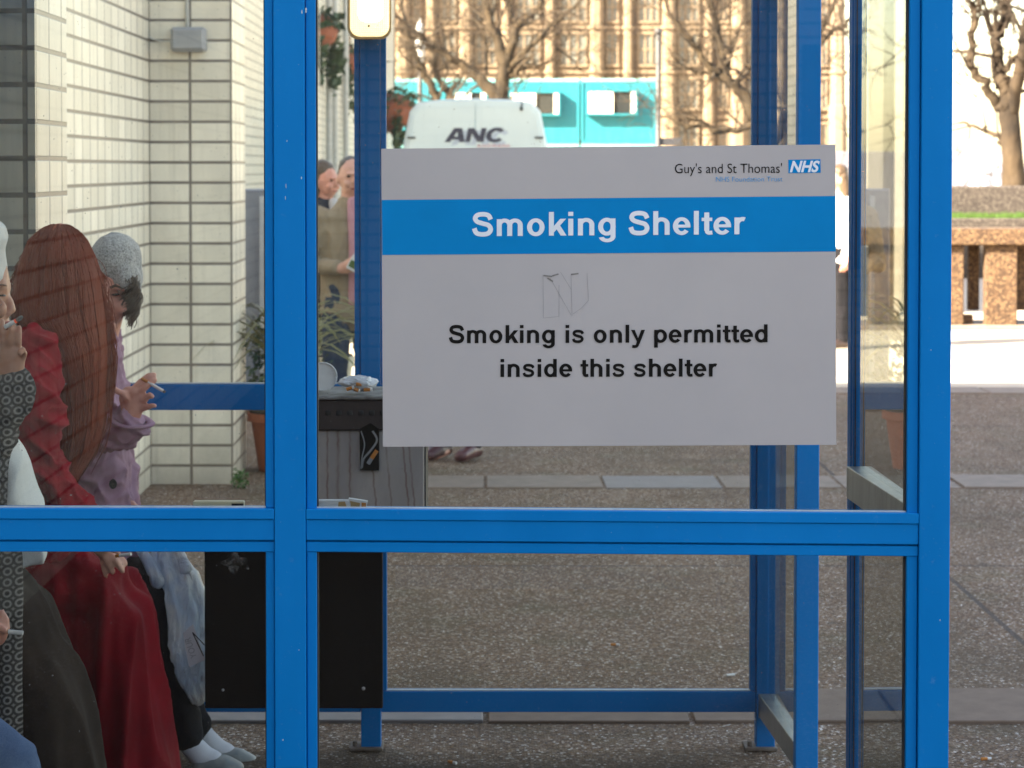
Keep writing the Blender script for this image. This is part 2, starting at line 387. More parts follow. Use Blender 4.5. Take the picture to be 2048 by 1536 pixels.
r1 = bay(xl1 + .0008, xr0 - .0008, railslope, M_blue, Y0, zt, zb)
r2 = bay(XL + .0608, xl0 - .0008, .001, M_blue, Y0, fz(1016.5), fz(1104))
# narrow glazing beads set back either side of each post
def bead(x0, x1, mt, y0, ya, z0, z1):
    bm = bmesh.new(); box(bm, x0, x1, y0 + ya, y0 + .048, z0, z1, .0015); fin('glazing_bead', bm, mt, sh)
    return
zr = zt - (xr0 - xl1) * railslope; zrb = zb - (xr0 - xl1) * railslope
for (xa, xb, za, zc) in ((xl1 + .0012, fx(632.5), zt, zb), (fx(1815.5), xr0 - .0012, zr, zrb), (fx(530.5), xl0 - .0012, fz(1016.5), fz(1104)), (XL + .061, XL + .083, fz(1016.5), fz(1104))):
    bead(xa, xb, M_blue, Y0, .011, za - .001, ZT)
    bead(xa, xb, M_blue, Y0, .011, .16, zc + .001)
# black rubber gaskets just inside the beads
for (xa, za, zc) in ((fx(633.5), zt, zb), (fx(1814), zr, zrb), (fx(529.5), fz(1016.5), fz(1104))):
    each('gasket', [(xa - .0016, xa + .0016, Y0 + .022, Y0 + .04, za, ZT), (xa - .0016, xa + .0016, Y0 + .022, Y0 + .04, .16, zc)], M_gasket, sh, 0)
# pale sealant line along the top of each rail
M_seal = simple('pale_sealant', (.50, .53, .54), (.36, .42, .46), .5, 40)
bm = bmesh.new()
box(bm, fx(633), fx(1814), Y0 + .016, Y0 + .024, zt - .003, zt + .0022)
for v in bm.verts: v.co.z -= (v.co.x - xl1) * railslope
fin('sealant', bm, M_seal, sh); bm = bmesh.new()
box(bm, XL + .08, fx(530), Y0 + .016, Y0 + .024, fz(1016.5) - .003, fz(1016.5) + .0018)
fin('sealant', bm, M_seal, sh)
for xa, xb in ((xl1 + .0008, xr0 - .0008), (XL + .0608, xl0 - .0008)):
    boxes('bottom_rail', [(xa, xb, Y0 + .002, Y0 + .058, .10, .18)], M_blue, sh)
    boxes('head_rail', [(xa, xb, Y0 + .002, Y0 + .058, 2.16, 2.26)], M_blue, sh)
def pane(x0, x1, y, z0, z1, mt):
    bm = bmesh.new(); vs = [bm.verts.new(c) for c in ((x0, y, z0), (x1, y, z0), (x1, y, z1), (x0, y, z1))]
    bm.faces.new(vs); return fin('glass_pane', bm, mt, sh)
pane(fx(612), fx(1838), Y0 + .032, zr - .004, 2.17, M_glass); pane(XL + .06, fx(549), Y0 + .032, fz(1020), 2.17, M_glass)
pane(fx(612), fx(1838), Y0 + .034, .17, zb + .006, M_glass); pane(XL + .06, fx(549), Y0 + .034, .17, fz(1100), M_glass)
# back frame
xb0, xb1 = bx(721.5), bx(761); xc0, xc1 = bx(1514), bx(1551); XLB = xb0 - (xc0 - xb1) - .055
for x0, x1 in ((xb0, xb1), (xc0, xc1), (XLB, XLB + .055)):
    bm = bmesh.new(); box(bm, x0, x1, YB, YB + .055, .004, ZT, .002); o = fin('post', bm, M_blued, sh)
    bm = bmesh.new(); box(bm, x0 - .034, x1 + .006, YB - .02, YB + .075, .003, .012, .002)
    loft(bm, [(x0 - .018, YB + .01, .012), (x0 - .018, YB + .01, .026)], [.007] * 2, n=6, round_ends=False)
    fin('foot_plate', bm, M_rust, o)
zb1, zb0 = bz(1384), bz(1425); zm1, zm0 = bz(769), bz(820.5)
for xa, xb in ((xb1 + .001, xc0 - .001), (XLB + .056, xb0 - .001)):
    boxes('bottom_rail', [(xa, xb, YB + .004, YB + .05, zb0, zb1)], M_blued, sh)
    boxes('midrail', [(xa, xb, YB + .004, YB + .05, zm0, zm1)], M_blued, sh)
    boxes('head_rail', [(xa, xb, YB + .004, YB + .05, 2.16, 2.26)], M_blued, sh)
    for z0, z1 in ((zb1 - .005, zm0 + .005), (zm1 - .005, 2.17)):
        pane(xa - .002, xb + .002, YB + .03, z0, z1, M_glassb)
        L = [(xa + .0005, xa + .016, YB + .009, YB + .045, z0 + .006, z1 - .006), (xb - .016, xb - .0005, YB + .009, YB + .045, z0 + .006, z1 - .006)]
        each('glazing_bead', L, M_blued, sh)
    each('sealant', [(xa + .01, xb - .01, YB + .012, YB + .024, zz + .0003, zz + .004) for zz in (zb1, zm1)], M_seal, sh, 0)
# side wall: two glazed panels with an open doorway between them
def lerp(a, b, t): return a + (b - a) * t
XF, XB_ = (xr0 + xr1) / 2, (xc0 + xc1) / 2
def sxy(Y): return lerp(XF, XB_, (Y - Y0 - .03) / (YB + .03 - Y0 - .03))
YM, YD = 5.80, 6.43
def side_member(name, Ya, Yb, half, z0, z1, mt, bev=.0015):
    bm = bmesh.new(); A, B_ = Vector((sxy(Ya), Ya, 0)), Vector((sxy(Yb), Yb, 0)); d = (B_ - A); ln = d.length
    M = Matrix.Translation(A) @ Matrix.Rotation(math.atan2(d.y, d.x) - math.pi / 2, 4, 'Z')
    box(bm, -half, half, 0, ln, z0, z1, bev, M=M); return fin(name, bm, mt, sh)
def side_glass(Ya, Yb, z0, z1):
    bm = bmesh.new(); A, B_ = (sxy(Ya) - .006, Ya), (sxy(Yb) + .006, Yb)
    bm.faces.new([bm.verts.new(c) for c in ((*A, z0), (*B_, z0), (*B_, z1), (*A, z1))]); fin('glass_pane', bm, M_glasss, sh)
for Yp, hw in ((YM, .010), (YD, .029)):
    bm = bmesh.new(); box(bm, sxy(Yp) - hw, sxy(Yp) + hw, Yp, Yp + .05, .004, ZT, .0016)
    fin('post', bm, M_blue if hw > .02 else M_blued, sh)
bm = bmesh.new(); box(bm, sxy(YM) - .007, sxy(YM) + .009, YM - .022, YM - .0005, .1, 2.2, .001); fin('glazing_bead', bm, M_blued, sh)
bm = bmesh.new(); box(bm, sxy(YM) - .0035, sxy(YM) - .0015, YM - .026, YM - .0225, .1, 2.2); fin('gasket', bm, M_gasket, sh)
for Ya, Yb in ((Y0 + .062, YM - .024), (YD + .052, YB - .002)):
    side_member('bottom_rail', Ya, Yb, .022, .10, .165, M_alu)
    side_member('head_rail', Ya, Yb, .022, 2.16, 2.26, M_blue)
    side_glass(Ya, Yb, .16, zr - .05) ; side_glass(Ya, Yb, zr - .05, 2.17)
side_member('midrail', Y0 + .062, YM - .024, .0235, zr - .078, zr - .004, M_alu)
# roof of pale multiwall sheet on blue rafters
k = NB('pale_roof_sheet'); k.base((.62, .64, .64)); k.set(Roughness=.4)
trn = k.n('ShaderNodeBsdfTranslucent'); trn.inputs[0].default_value = (.75, .77, .77, 1); mx = k.n('ShaderNodeMixShader'); mx.inputs[0].default_value = .7
k.l(k.p.outputs[0], mx.inputs[1]); k.l(trn.outputs[0], mx.inputs[2]); tp = k.n('ShaderNodeBsdfTransparent'); m3 = k.n('ShaderNodeMixShader'); m3.inputs[0].default_value = .45
k.l(mx.outputs[0], m3.inputs[1]); k.l(tp.outputs[0], m3.inputs[2]); k.l(m3.outputs[0], k.out.inputs[0]); M_roof = k.m
bm = bmesh.new(); box(bm, XL - .05, xr1 + .06, Y0 - .12, YB + .16, ZT + .062, ZT + .078, .002); fin('roof', bm, M_roof, sh)
for yy in (Y0, 5.66, 6.4, YB): boxes('rafter', [(XL, xr1, yy, yy + .055, ZT + .001, ZT + .061)], M_blue, sh)

M_chip = simple('bare_primer', (.55, .60, .64), (.42, .5, .58), .7, 90)
rgc = random.Random(8)
for u, v, w_, h_ in ((604, 24, 3, 9), (612, 21, 4.5, 12), (603, 356, 2.5, 6), (572, 372, 2, 10), (571, 396, 2, 8), (574, 282, 2, 4), (598, 1300, 2, 3), (1880, 1240, 2, 4), (1862, 700, 2, 3), (566, 1480, 3, 4)):
    bm = bmesh.new(); bm.faces.new([bm.verts.new(P(u + w_ * .5 * math.cos(a) * rgc.uniform(.6, 1.2), v + h_ * .5 * math.sin(a) * rgc.uniform(.6, 1.2), Y0 - .0006)) for a in [i * .785 for i in range(8)]]); fin('paint_chip', bm, M_chip, sh)
# perch bench down the left hand side
pb = thing('perch_bench', 'high narrow perch bench that the seated women rest on', 'bench', (-1.42, 6, 0))
M_bench = simple('dark_stained_wood', (.06, .04, .03), (.035, .024, .02), .55, 6, .15, 40, .003, 0, (1, .1, 1))
boxes('seat', [(-1.56, -1.24, 5.1, 7.04, .60, .64)], M_bench, pb, .008)
for yy in (5.25, 6.1, 6.9): boxes('leg', [(-1.46, -1.41, yy, yy + .05, .004, .599)], M_blued, pb)

# ------------------------------------------------------------------ lettering
TXT = {}
def text_mesh(body, bold=0.0, shear=0.0, space=1.0):
    cu = bpy.data.curves.new('t', 'FONT'); cu.body = body; cu.size = 1; cu.offset = bold; cu.shear = shear; cu.resolution_u = 6; cu.space_character = space
    o = bpy.data.objects.new('t', cu); COL.objects.link(o); dg = C.evaluated_depsgraph_get(); dg.update()
    me = bpy.data.meshes.new_from_object(o.evaluated_get(dg)); bpy.data.objects.remove(o); bpy.data.curves.remove(cu)
    return me
def text_on(name, body, u0, u1, vb, vc, Y, mt, parent, bold=0.0, tilt=0.0, shear=0.0, capref='H', space=1.0):
    me = text_mesh(body, bold, shear, space); cap = text_mesh(capref, bold)
    hc = max(v.co.y for v in cap.vertices) - max(0, min(v.co.y for v in cap.vertices)); bpy.data.meshes.remove(cap)
    xs = [v.co.x for v in me.vertices]; x0, x1 = min(xs), max(xs); um = (u0 + u1) / 2
    for v in me.vertices:
        u = u0 + (v.co.x - x0) / (x1 - x0) * (u1 - u0); vv = vb - v.co.y / hc * (vb - vc) + (u - um) * tilt
        v.co = P(u, vv, Y)
    return link(name, me, mt, parent)
def cat(pts, n=6):
    out = []
    for i in range(len(pts) - 1):
        p0, p1, p2, p3 = [Vector(pts[max(0, min(len(pts) - 1, j))]) for j in (i - 1, i, i + 1, i + 2)]
        for t in range(n):
            t /= n; out.append(.5 * (2 * p1 + (p2 - p0) * t + (2 * p0 - 5 * p1 + 4 * p2 - p3) * t * t + (3 * p1 - p0 - 3 * p2 + p3) * t ** 3))
    return out + [Vector(pts[-1])]

def ell(cx, cy, rx, ry, w, h, a0=0, a1=360, n=44):
    out = []; m = max(6, int(n * abs(a1 - a0) / 360))
    for i in range(m + 1):
        a = R(a0 + (a1 - a0) * i / m); c_, s_ = math.cos(a), math.sin(a)
        out.append(((cx + rx * c_, cy + ry * s_), (cx + (rx - w) * c_, cy + (ry - h) * s_)))
    return out
def rib(pts, w, n=7):
    q = cat([Vector(p) for p in pts], n); out = []
    for i, p in enumerate(q):
        t = (q[min(i + 1, len(q) - 1)] - q[max(i - 1, 0)]).normalized(); nn = Vector((-t.y, t.x)) * w / 2
        out.append((tuple(p + nn), tuple(p - nn)))
    return out
def rc(x0, y0, x1, y1): return [((x0, y0), (x1, y0)), ((x0, y1), (x1, y1))]
def py(a, b, c, d): return [(a, b), (d, c)]
ST = .2
arch = lambda x0, x1: [ell((x0 + x1) / 2, .45, (x1 - x0) / 2, .287, ST, .165, 0, 180), rc(x1 - ST, 0, x1, .452)]
bowl = lambda c: [ell(c, .362, .352, .377, ST, .165)]
GL = {
 'o': (.853, bowl(.4265)), 'n': (.853, [rc(.1, 0, .1 + ST, .71)] + arch(.1, .758)), 'h': (.853, [rc(.1, 0, .1 + ST, 1)] + arch(.1, .758)),
 'm': (1.24, [rc(.1, 0, .1 + ST, .71)] + arch(.1, .72) + arch(.52, 1.142)), 'i': (.388, [rc(.1, 0, .1 + ST, .71), rc(.1, .825, .1 + ST, 1)]), 'l': (.388, [rc(.1, 0, .1 + ST, 1)]),
 'r': (.544, [rc(.1, 0, .1 + ST, .71), ell(.43, .40, .33, .33, ST, .175, 68, 180)]),
 'k': (.777, [rc(.1, 0, .1 + ST, 1), py((.295, .40), (.555, .71), (.79, .71), (.295, .13)), py((.37, .33), (.53, .46), (.805, 0), (.572, 0))]),
 'g': (.853, bowl(.41) + [rc(.555, -.06, .755, .71), ell(.42, -.05, .335, .245, ST, .15, 190, 360)]), 'd': (.853, bowl(.41) + [rc(.555, 0, .755, 1)]), 'p': (.853, bowl(.448) + [rc(.1, -.28, .1 + ST, .71)]),
 'e': (.777, [ell(.388, .362, .352, .377, ST, .16, 0, 322), rc(.12, .298, .739, .425)]),
 's': (.777, [rib([(.65, .50), (.57, .615), (.385, .652), (.22, .62), (.165, .52), (.235, .432), (.40, .378), (.565, .31), (.615, .20), (.535, .098), (.38, .066), (.20, .10), (.125, .225)], .158)]),
 'S': (.93, [rib([(.785, .70), (.69, .875), (.46, .925), (.24, .88), (.165, .745), (.245, .615), (.46, .535), (.695, .455), (.782, .29), (.69, .125), (.46, .078), (.215, .135), (.125, .335)], .192)]),
 't': (.465, [rc(.13, .16, .13 + ST, .93), rc(.025, .565, .45, .71), rib([(.23, .25), (.245, .115), (.325, .073), (.455, .085)], .165)]),
 'y': (.777, [py((.005, .71), (.215, .71), (.475, .03), (.375, -.03)), py((.56, .71), (.768, .71), (.475, -.07), (.285, -.05)), rib([(.385, -.02), (.335, -.165), (.235, -.215), (.075, -.205)], .165)]), ' ': (.388, []),
 'A': (1.45, [py((0, 0), (.40, 0), (.86, 1), (.46, 1)), py((.62, 1), (1.02, 1), (1.42, 0), (1.02, 0)), rc(.4, .17, 1.1, .40)]), 'N': (1.50, [rc(.08, 0, .44, 1), rc(1.02, 0, 1.38, 1), py((.08, 1), (.52, 1), (1.38, 0), (.94, 0))]),
 'C': (1.46, [ell(.72, .5, .68, .54, .38, .25, 38, 322)])}
def bold_text(name, body, u0, u1, vb, vc, Y, mt, parent, tilt=0.0, shear=0.0, gap=0.0):
    x = 0; strips = []
    for ch in body:
        adv, el = GL[ch]
        for e in el: strips.append([((a[0] + x + shear * a[1], a[1]), (b[0] + x + shear * b[1], b[1])) for a, b in e])
        x += adv + gap
    xs = [p[0] for st in strips for pr in st for p in pr]; x0, x1 = min(xs), max(xs); um = (u0 + u1) / 2; bm = bmesh.new()
    for k_, st in enumerate(strips):
        prev = None
        for a, b in st:
            cur = []
            for p in (a, b):
                u = u0 + (p[0] - x0) / (x1 - x0) * (u1 - u0); cur.append(bm.verts.new(P(u, vb - p[1] * (vb - vc) + (u - um) * tilt, Y - .000012 * k_)))
            if prev: bm.faces.new((prev[0], prev[1], cur[1], cur[0]))
            prev = cur
    return fin(name, bm, mt, parent)
M_black = simple('black_lettering', (.010, .009, .008), (.015, .013, .012), .7, spec=.08)
M_white = simple('white_lettering', (.78, .80, .86), (.72, .75, .82), .5)
M_sblue = simple('sign_blue', (.0, .22, .56), (.0, .205, .52), .5, spec=.1)
M_sign = simple('grey_sign_board', (.47, .435, .435), (.43, .40, .405), .5, 2.5, .02, 300, .001, spec=.2)
YS = Y0 + .024
sg = thing('smoking_sign', 'large grey sign with a blue band reading Smoking Shelter on the front glass', 'sign', P(1217, 890, YS))
def quad(bm, c, Y, th=None):
    f = [P(u, v, Y) for u, v in c]
    if th is None: bm.faces.new([bm.verts.new(q) for q in f]); return
    g = [q + Vector((0, th, 0)) for q in f]; a = [bm.verts.new(q) for q in f]; b = [bm.verts.new(q) for q in g]
    bm.faces.new(a); bm.faces.new(b[::-1])
    for i in range(len(a)): bm.faces.new((a[i], b[i], b[(i + 1) % len(a)], a[(i + 1) % len(a)]))
bm = bmesh.new(); quad(bm, [(766, 893.5), (1672.5, 889.5), (1671, 289), (762.5, 297.5)], YS, .003); bmesh.ops.recalc_face_normals(bm, faces=bm.faces); fin('board', bm, M_sign, sg)
bm = bmesh.new(); quad(bm, [(764.5, 510), (1671.5, 503), (1671, 392), (763.5, 400)], YS - .0006); fin('blue_band', bm, M_sblue, sg)
E = .0012; TL = -.0075
bold_text('lettering', 'Smoking Shelter', 944, 1491.5, 470.5, 423, YS - E, M_white, sg, TL)
bold_text('lettering', 'Smoking is only permitted', 897.5, 1535.5, 685.5, 649.5, YS - E, M_black, sg, TL * .4)
bold_text('lettering', 'inside this shelter', 1001, 1434.5, 753.5, 717.5, YS - E, M_black, sg, TL * .3)
text_on('lettering', "Guy's and St Thomas'", 1350, 1564, 346, 327.5, YS - E, M_black, sg, -.004, TL * .6)
M_tblue = simple('trust_blue_lettering', (.05, .30, .62), (.05, .28, .58), .5)
text_on('lettering', 'NHS Foundation Trust', 1432, 1565, 363, 353.5, YS - E, M_tblue, sg, -.006, TL * .6)
bm = bmesh.new(); quad(bm, [(1577, 346.5), (1641.5, 345.5), (1641, 318.5), (1576.5, 319.5)], YS - .0007); fin('logo_box', bm, M_sblue, sg)
text_on('logo_lettering', 'NHS', 1579.5, 1639.5, 343.5, 321.5, YS - E * 1.1, M_white, sg, .035, TL * .6, .28)
# torn outline of a removed letter N
M_tape = simple('old_tape_mark', (.29, .275, .275), (.32, .305, .31), .35, 60)
M_tape2 = simple('dirty_tape_edge', (.17, .15, .145), (.24, .23, .22), .6, 90)
bm = bmesh.new()
def line(bm, a, b, w, Y):
    a, b = Vector(a), Vector(b); n = Vector((-(b - a).y, (b - a).x)).normalized() * w / 2
    quad(bm, [tuple(a + n), tuple(a - n), tuple(b - n), tuple(b + n)], Y)
for a, b in (((1086, 549), (1087, 636)), ((1087, 636), (1118, 633)), ((1098, 552), (1142, 630)), ((1121, 544), (1143, 580)), ((1142, 548), (1144, 632)), ((1174, 546), (1177, 601)), ((1177, 601), (1163, 616)), ((1118, 570), (1118, 633)), ((1163, 616), (1146, 628))):
    line(bm, a, b, .75, YS - .0009)
fin('tape_outline', bm, M_tape, sg)
bm = bmesh.new()
for a, b in (((1087, 551), (1104, 553)), ((1104, 552), (1117, 548)), ((1142, 549), (1157, 547)), ((1095, 556), (1106, 563))): line(bm, a, b, 3.0, YS - .001)
fin('tape_outline', bm, M_tape2, sg)
# ------------------------------------------------------------------ lamp on the back post
YL = 6.99; s = sc(YL)
lp = thing('bulkhead_lamp', 'lit oval bulkhead lamp glowing at the top of the back post', 'lamp', P(738, 20, YL))
def rrect(u0, u1, v0, v1, r, n=8):
    pts = []
    for cu_, cv_, a0 in ((u1 - r, v0 + r, -90), (u1 - r, v1 - r, 0), (u0 + r, v1 - r, 90), (u0 + r, v0 + r, 180)):
        for k in range(n + 1):
            a = R(a0 + 90 * k / n); pts.append((cu_ + r * math.cos(a), cv_ + r * math.sin(a)))
    return pts
def shell(levels, name, mt, par):
    bm = bmesh.new(); prev = None
    for pts, Y in levels:
        ring = [bm.verts.new(P(u, v, Y)) for u, v in pts]
        if prev: [bm.faces.new((prev[i], prev[(i + 1) % len(ring)], ring[(i + 1) % len(ring)], ring[i])) for i in range(len(ring))]
        else: bm.faces.new(ring)
        prev = ring
    bm.faces.new(prev[::-1]); bmesh.ops.recalc_face_normals(bm, faces=bm.faces); return fin(name, bm, mt, par, angle=40)
M_bez = simple('yellowed_lamp_rim', (.34, .26, .13), (.24, .18, .09), .4)
shell([(rrect(696, 782, -150, 78, 22), YL + .015), (rrect(694.5, 783, -151, 79, 23), YL + .03), (rrect(694.5, 783, -151, 79, 23), YL + .1), (rrect(700, 778, -146, 72, 20), YL + .12)], 'housing', M_bez, lp)
k = NB('glowing_prismatic_lens'); v = k.obj(); wv = k.n('ShaderNodeTexWave', wave_type='BANDS', bands_direction='X'); wv.inputs['Scale'].default_value = 55; k.l(v, wv.inputs['Vector'])
w2 = k.n('ShaderNodeTexWave', wave_type='BANDS', bands_direction='Z'); w2.inputs['Scale'].default_value = 55; k.l(v, w2.inputs['Vector'])
gr = k.math('MULTIPLY', wv.outputs['Fac'], w2.outputs['Fac'])
tubez = k.n('ShaderNodeSeparateXYZ'); k.l(v, tubez.inputs[0])
k.base((.8, .72, .5)); k.set(Roughness=.25, Emission_Color=k.ramp(gr, [(0, (1, .72, .30)), (.6, (1, .85, .52))]), Emission_Strength=.22); k.bump(gr, .6, .003); M_lens = k.m
shell([(rrect(712, 767, -140, 57, 14), YL - .022), (rrect(704, 775, -145, 67, 17), YL - .012), (rrect(700, 778.5, -148, 73, 20), YL + .0145)], 'lens', M_lens, lp)
k = NB('lit_tube'); k.base((1, 1, 1)); k.set(Emission_Color=(1, .93, .74, 1), Emission_Strength=.8); M_tube = k.m
shell([(rrect(718, 765, -130, 40, 16), YL - .0245), (rrect(715, 767, -134, 46, 16), YL - .0205)], 'lit_tube', M_tube, lp)
bm = bmesh.new(); ball(bm, P(737.5, 52, YL - .024), .0035, sub=1); fin('screw', bm, M_gasket, lp)
# ------------------------------------------------------------------ ash bin and dark board on the back post
YA = 6.6
def ax(u): return P(u, 900, YA).x
def az(v): return P(970, v, YA).z
bn = thing('ash_bin', 'rust streaked grey steel ash bin with a black grille head and cigarette symbol', 'bin', (ax(705), YA, az(1060)))
k = NB('rust_streaked_steel'); v = k.obj(); f = k.noise(k.scale(v, (1, 1, .3)), 14, 6)
c = k.ramp(f, [(.3, (.36, .335, .33)), (.7, (.26, .24, .24))]); M_bsteel_nb = k
sxx = k.n('ShaderNodeSeparateXYZ'); k.l(v, sxx.inputs[0])
wob = k.math('MULTIPLY', k.math('SUBTRACT', k.noise(k.scale(v, (0, 0, 1)), 22, 3), .5), .016)
tot = None
for u_, w_, ln_ in ((655, .0042, .02), (676, .006, .12), (700, .0045, .1), (738, .003, .05), (769, .0026, .1), (803, .0034, .02), (815, .003, .3), (585, .005, .05), (610, .003, .1)):
    d = k.math('ABSOLUTE', k.math('SUBTRACT', k.math('ADD', sxx.outputs[0], k.math('ADD', wob, k.math('MULTIPLY', k.math('SUBTRACT', az(860), sxx.outputs[2]), -.09 if u_ > 720 else .004))), ax(u_)))
    e = k.ramp(d, [(0, .85), (w_, 0.0)]); tot = e if tot is None else k.math('MAXIMUM', tot, e)
ns_ = k.noise(k.scale(v, (1, 1, .35)), 30, 4)
c = k.mix(k.math('MULTIPLY', tot, k.ramp(ns_, [(.35, .25), (.6, .9)])), c, (.13, .05, .035))
k.base(c); k.set(Roughness=.5, Metallic=.15); M_bs = k.m
boxes('body', [(ax(556), ax(848.5), YA, YA + .27, az(1062), az(860.5))], M_bs, bn, .003)
boxes('side_seam', [(ax(848.8), ax(851.5), YA + .003, YA + .267, az(1062), az(861))], M_gasket, bn, .001)
M_head = simple('blackened_head', (.035, .022, .02), (.018, .012, .012), .6, 14, .3, 120, .002)
boxes('head', [(ax(553), ax(853), YA - .012, YA + .275, az(860), az(799))], M_head, bn, .003)
M_ledge = simple('ash_stained_ledge', (.26, .255, .25), (.10, .095, .09), .8, 20, .3, 160, .002)
boxes('top_ledge', [(ax(551), ax(855), YA - .02, YA + .28, az(798.5), az(791))], M_ledge, bn, .003)
bm = bmesh.new()
for i in range(13):
    u_ = 560 + i * 22 + 8
    if u_ < 850: loft(bm, [P(u_, 822, YA - .0128), P(u_, 830, YA - .0128)], [.002, .002], [.0075, .0075], n=10)
fin('stub_holes', bm, M_gasket, bn, True)
bm = bmesh.new(); quad(bm, [(720, 941), (758, 941), (758, 858), (741, 846), (719, 858)], YA - .0135, .0125); bmesh.ops.recalc_face_normals(bm, faces=bm.faces); fin('symbol_plate', bm, M_black, bn)
M_smoke = simple('grey_symbol_ink', (.24, .25, .27), (.2, .21, .23), .6)
bm = bmesh.new()
def sline(bm, pts, w, Y):
    for i in range(len(pts) - 1): line(bm, pts[i], pts[i + 1], w, Y)
sline(bm, cat([(722, 862), (729, 888), (724, 915), (722, 938)]), 2.4, YA - .0142)
fin('symbol_smoke', bm, M_smoke, bn); bm = bmesh.new(); sline(bm, cat([(745, 862), (754, 880), (742, 900), (727, 918), (724, 936)]), 4, YA - .0142)
fin('symbol_smoke', bm, M_smoke, bn)
M_orange = simple('orange_filter', (.52, .20, .03), (.42, .15, .025), .7, 200)
M_paper = simple('cigarette_paper', (.72, .71, .69), (.62, .61, .60), .8, 100)
bm = bmesh.new(); line(bm, (754, 901), (743, 917), 8, YA - .0146); fin('symbol_filter', bm, M_orange, bn)
bm = bmesh.new(); line(bm, (743, 917), (736, 928), 8, YA - .0146); fin('symbol_cigarette', bm, M_smoke, bn)
boxes('bracket', [(xb0 + .008, xb1 - .008, YA + .271, YB - .001, az(1000), az(980))], M_blued, bn)
db = thing('dark_board', 'tall blackish brown board hung low on the back post under the ash bin', 'board', (bx(590), 6.67, .3))
YD2 = 6.66
a, b = P(410, 1417, YD2), P(765, 1060, YD2)
M_dark = simple('stained_dark_board', (.010, .007, .005), (.004, .003, .0025), .6, 5, .12, 60, .002, 0, (1, 1, .12), .12)
boxes('panel', [(a.x, b.x, YD2, YD2 + .025, a.z, .695)], M_dark, db, .002)
bm = bmesh.new(); ball(bm, P(727, 1377, YD2), (.005, .003, .005), sub=2); fin('screw', bm, M_steel, db, True); bm = bmesh.new(); ball(bm, P(446, 1380, YD2), (.004, .003, .004), sub=2); fin('screw', bm, M_steel, db, True)
# a pale scuffed patch near the top
k = NB('chalky_scuff'); f = k.noise(k.obj(), 60, 6, .75); k.base((.42, .42, .40)); k.set(Roughness=.9, Alpha=k.ramp(f, [(.44, 0.0), (.72, .6)])); M_scuff = k.m
bm = bmesh.new(); bm.faces.new([bm.verts.new(P(471 + r_ * math.cos(t), 1126 + r_ * .8 * math.sin(t), YD2 - .0008)) for t, r_ in ((i * .5236, 25 + 9 * math.sin(i * 2.3)) for i in range(12))]); fin('scuff', bm, M_scuff, db)
boxes('bracket', [(xb0 + .008, xb1 - .008, YD2 + .026, YB - .001, .4, .44)], M_blued, db)
# litter on the bin
cp = thing('paper_cup', 'crumpled white paper cup lying on its side on the bin ledge', 'cup', P(650, 780, YA + .06))
M_cup = simple('white_paper_cup', (.66, .67, .68), (.55, .56, .58), .7, 20, .2, 50, .003)
bm = bmesh.new(); c0 = P(650, 753, YA + .03); s = sc(YA)
loft(bm, [c0 + Vector((-.005, 0, 0)), c0 + Vector((-.012, .095, .002))], [.036, .028], n=28, ref=(1, 0, 0), round_ends=False)
for v in bm.verts: v.co += Vector((.003 * noise.noise(v.co * 60), 0, .003 * noise.noise(v.co * 70 + Vector((5, 0, 0)))))
fin('cup_body', bm, M_cup, cp, angle=40)
bm = bmesh.new()
for i in range(28):
    pass
ringp = [c0 + Vector((-.005 + .0365 * math.cos(2 * math.pi * i / 24), -.001, .0365 * math.sin(2 * math.pi * i / 24))) for i in range(25)]
loft(bm, ringp, [.0022] * 25, n=6, round_ends=False); fin('cup_rim', bm, M_cup, cp, True)
M_film = simple('clear_crumpled_film', (.62, .64, .68), (.42, .44, .48), .18, 30, .8, 60, .006)
def crumple(name, u, v, hu, hv, dep, Y, mt, par, seed, lab=None, cat_=None, keep=lambda c: True):
    bm = bmesh.new(); ball(bm, P(u, v, Y), (hu / sc(Y), dep, hv / sc(Y)), sub=4); off = Vector((seed, seed * 2, 0))
    for w in bm.verts:
        n = (w.co - P(u, v, Y)); a = .45 * noise.noise(w.co * 32 + off) + .3 * abs(noise.noise(w.co * 75 + off))
        w.co += n * a
    return fin(name, bm, mt, par, angle=25)
wr = crumple('plastic_wrapper', 716, 766, 36, 13, .035, YA + .04, M_film, None, 3); tag(wr, 'crumpled clear plastic wrapper full of orange stubs on the bin ledge', 'wrapper')
def stick(name, p0, p1, r, mt, par=None, n=10):
    bm = bmesh.new(); loft(bm, [p0, lerp(Vector(p0), Vector(p1), .5), p1], [r] * 3, n=n, round_ends=False); return fin(name, bm, mt, par, angle=50)
def cigarette(name, p0, p1, r, label, cat_='cigarette', ff=.3, ash=True, group=None):
    p0, p1 = Vector(p0), Vector(p1); t = thing(name, label, cat_, p0, group)
    stick('filter', p0, lerp(p0, p1, ff), r * 1.02, M_orange, t); stick('paper', lerp(p0, p1, ff + .002), p1, r, M_paper, t)
    if ash: stick('ash_tip', lerp(p0, p1, 1.002), lerp(p0, p1, 1.09), r * .9, M_ash, t)
    return t
M_ash = simple('cigarette_ash', (.16, .15, .15), (.07, .07, .07), .95, 300)
for i, (u, v, du, dv, lb) in enumerate(((693, 779, 15, -5, 'orange stub at the left end of the wrapper'), (712, 768, 16, 2, 'orange stub uppermost inside the wrapper'), (727, 780, 18, -1, 'orange stub at the right end of the wrapper'), (708, 778, 12, 4, 'orange stub half buried in the middle of the wrapper'))):
    p = P(u, v, YA + .005 + .002 * i)
    cigarette('cigarette_stub', p, p + (P(u + du, v + dv, YA + .005) - P(u, v, YA + .005)), .0046, lb, 'cigarette stub', .75, False, 'stubs in the wrapper')
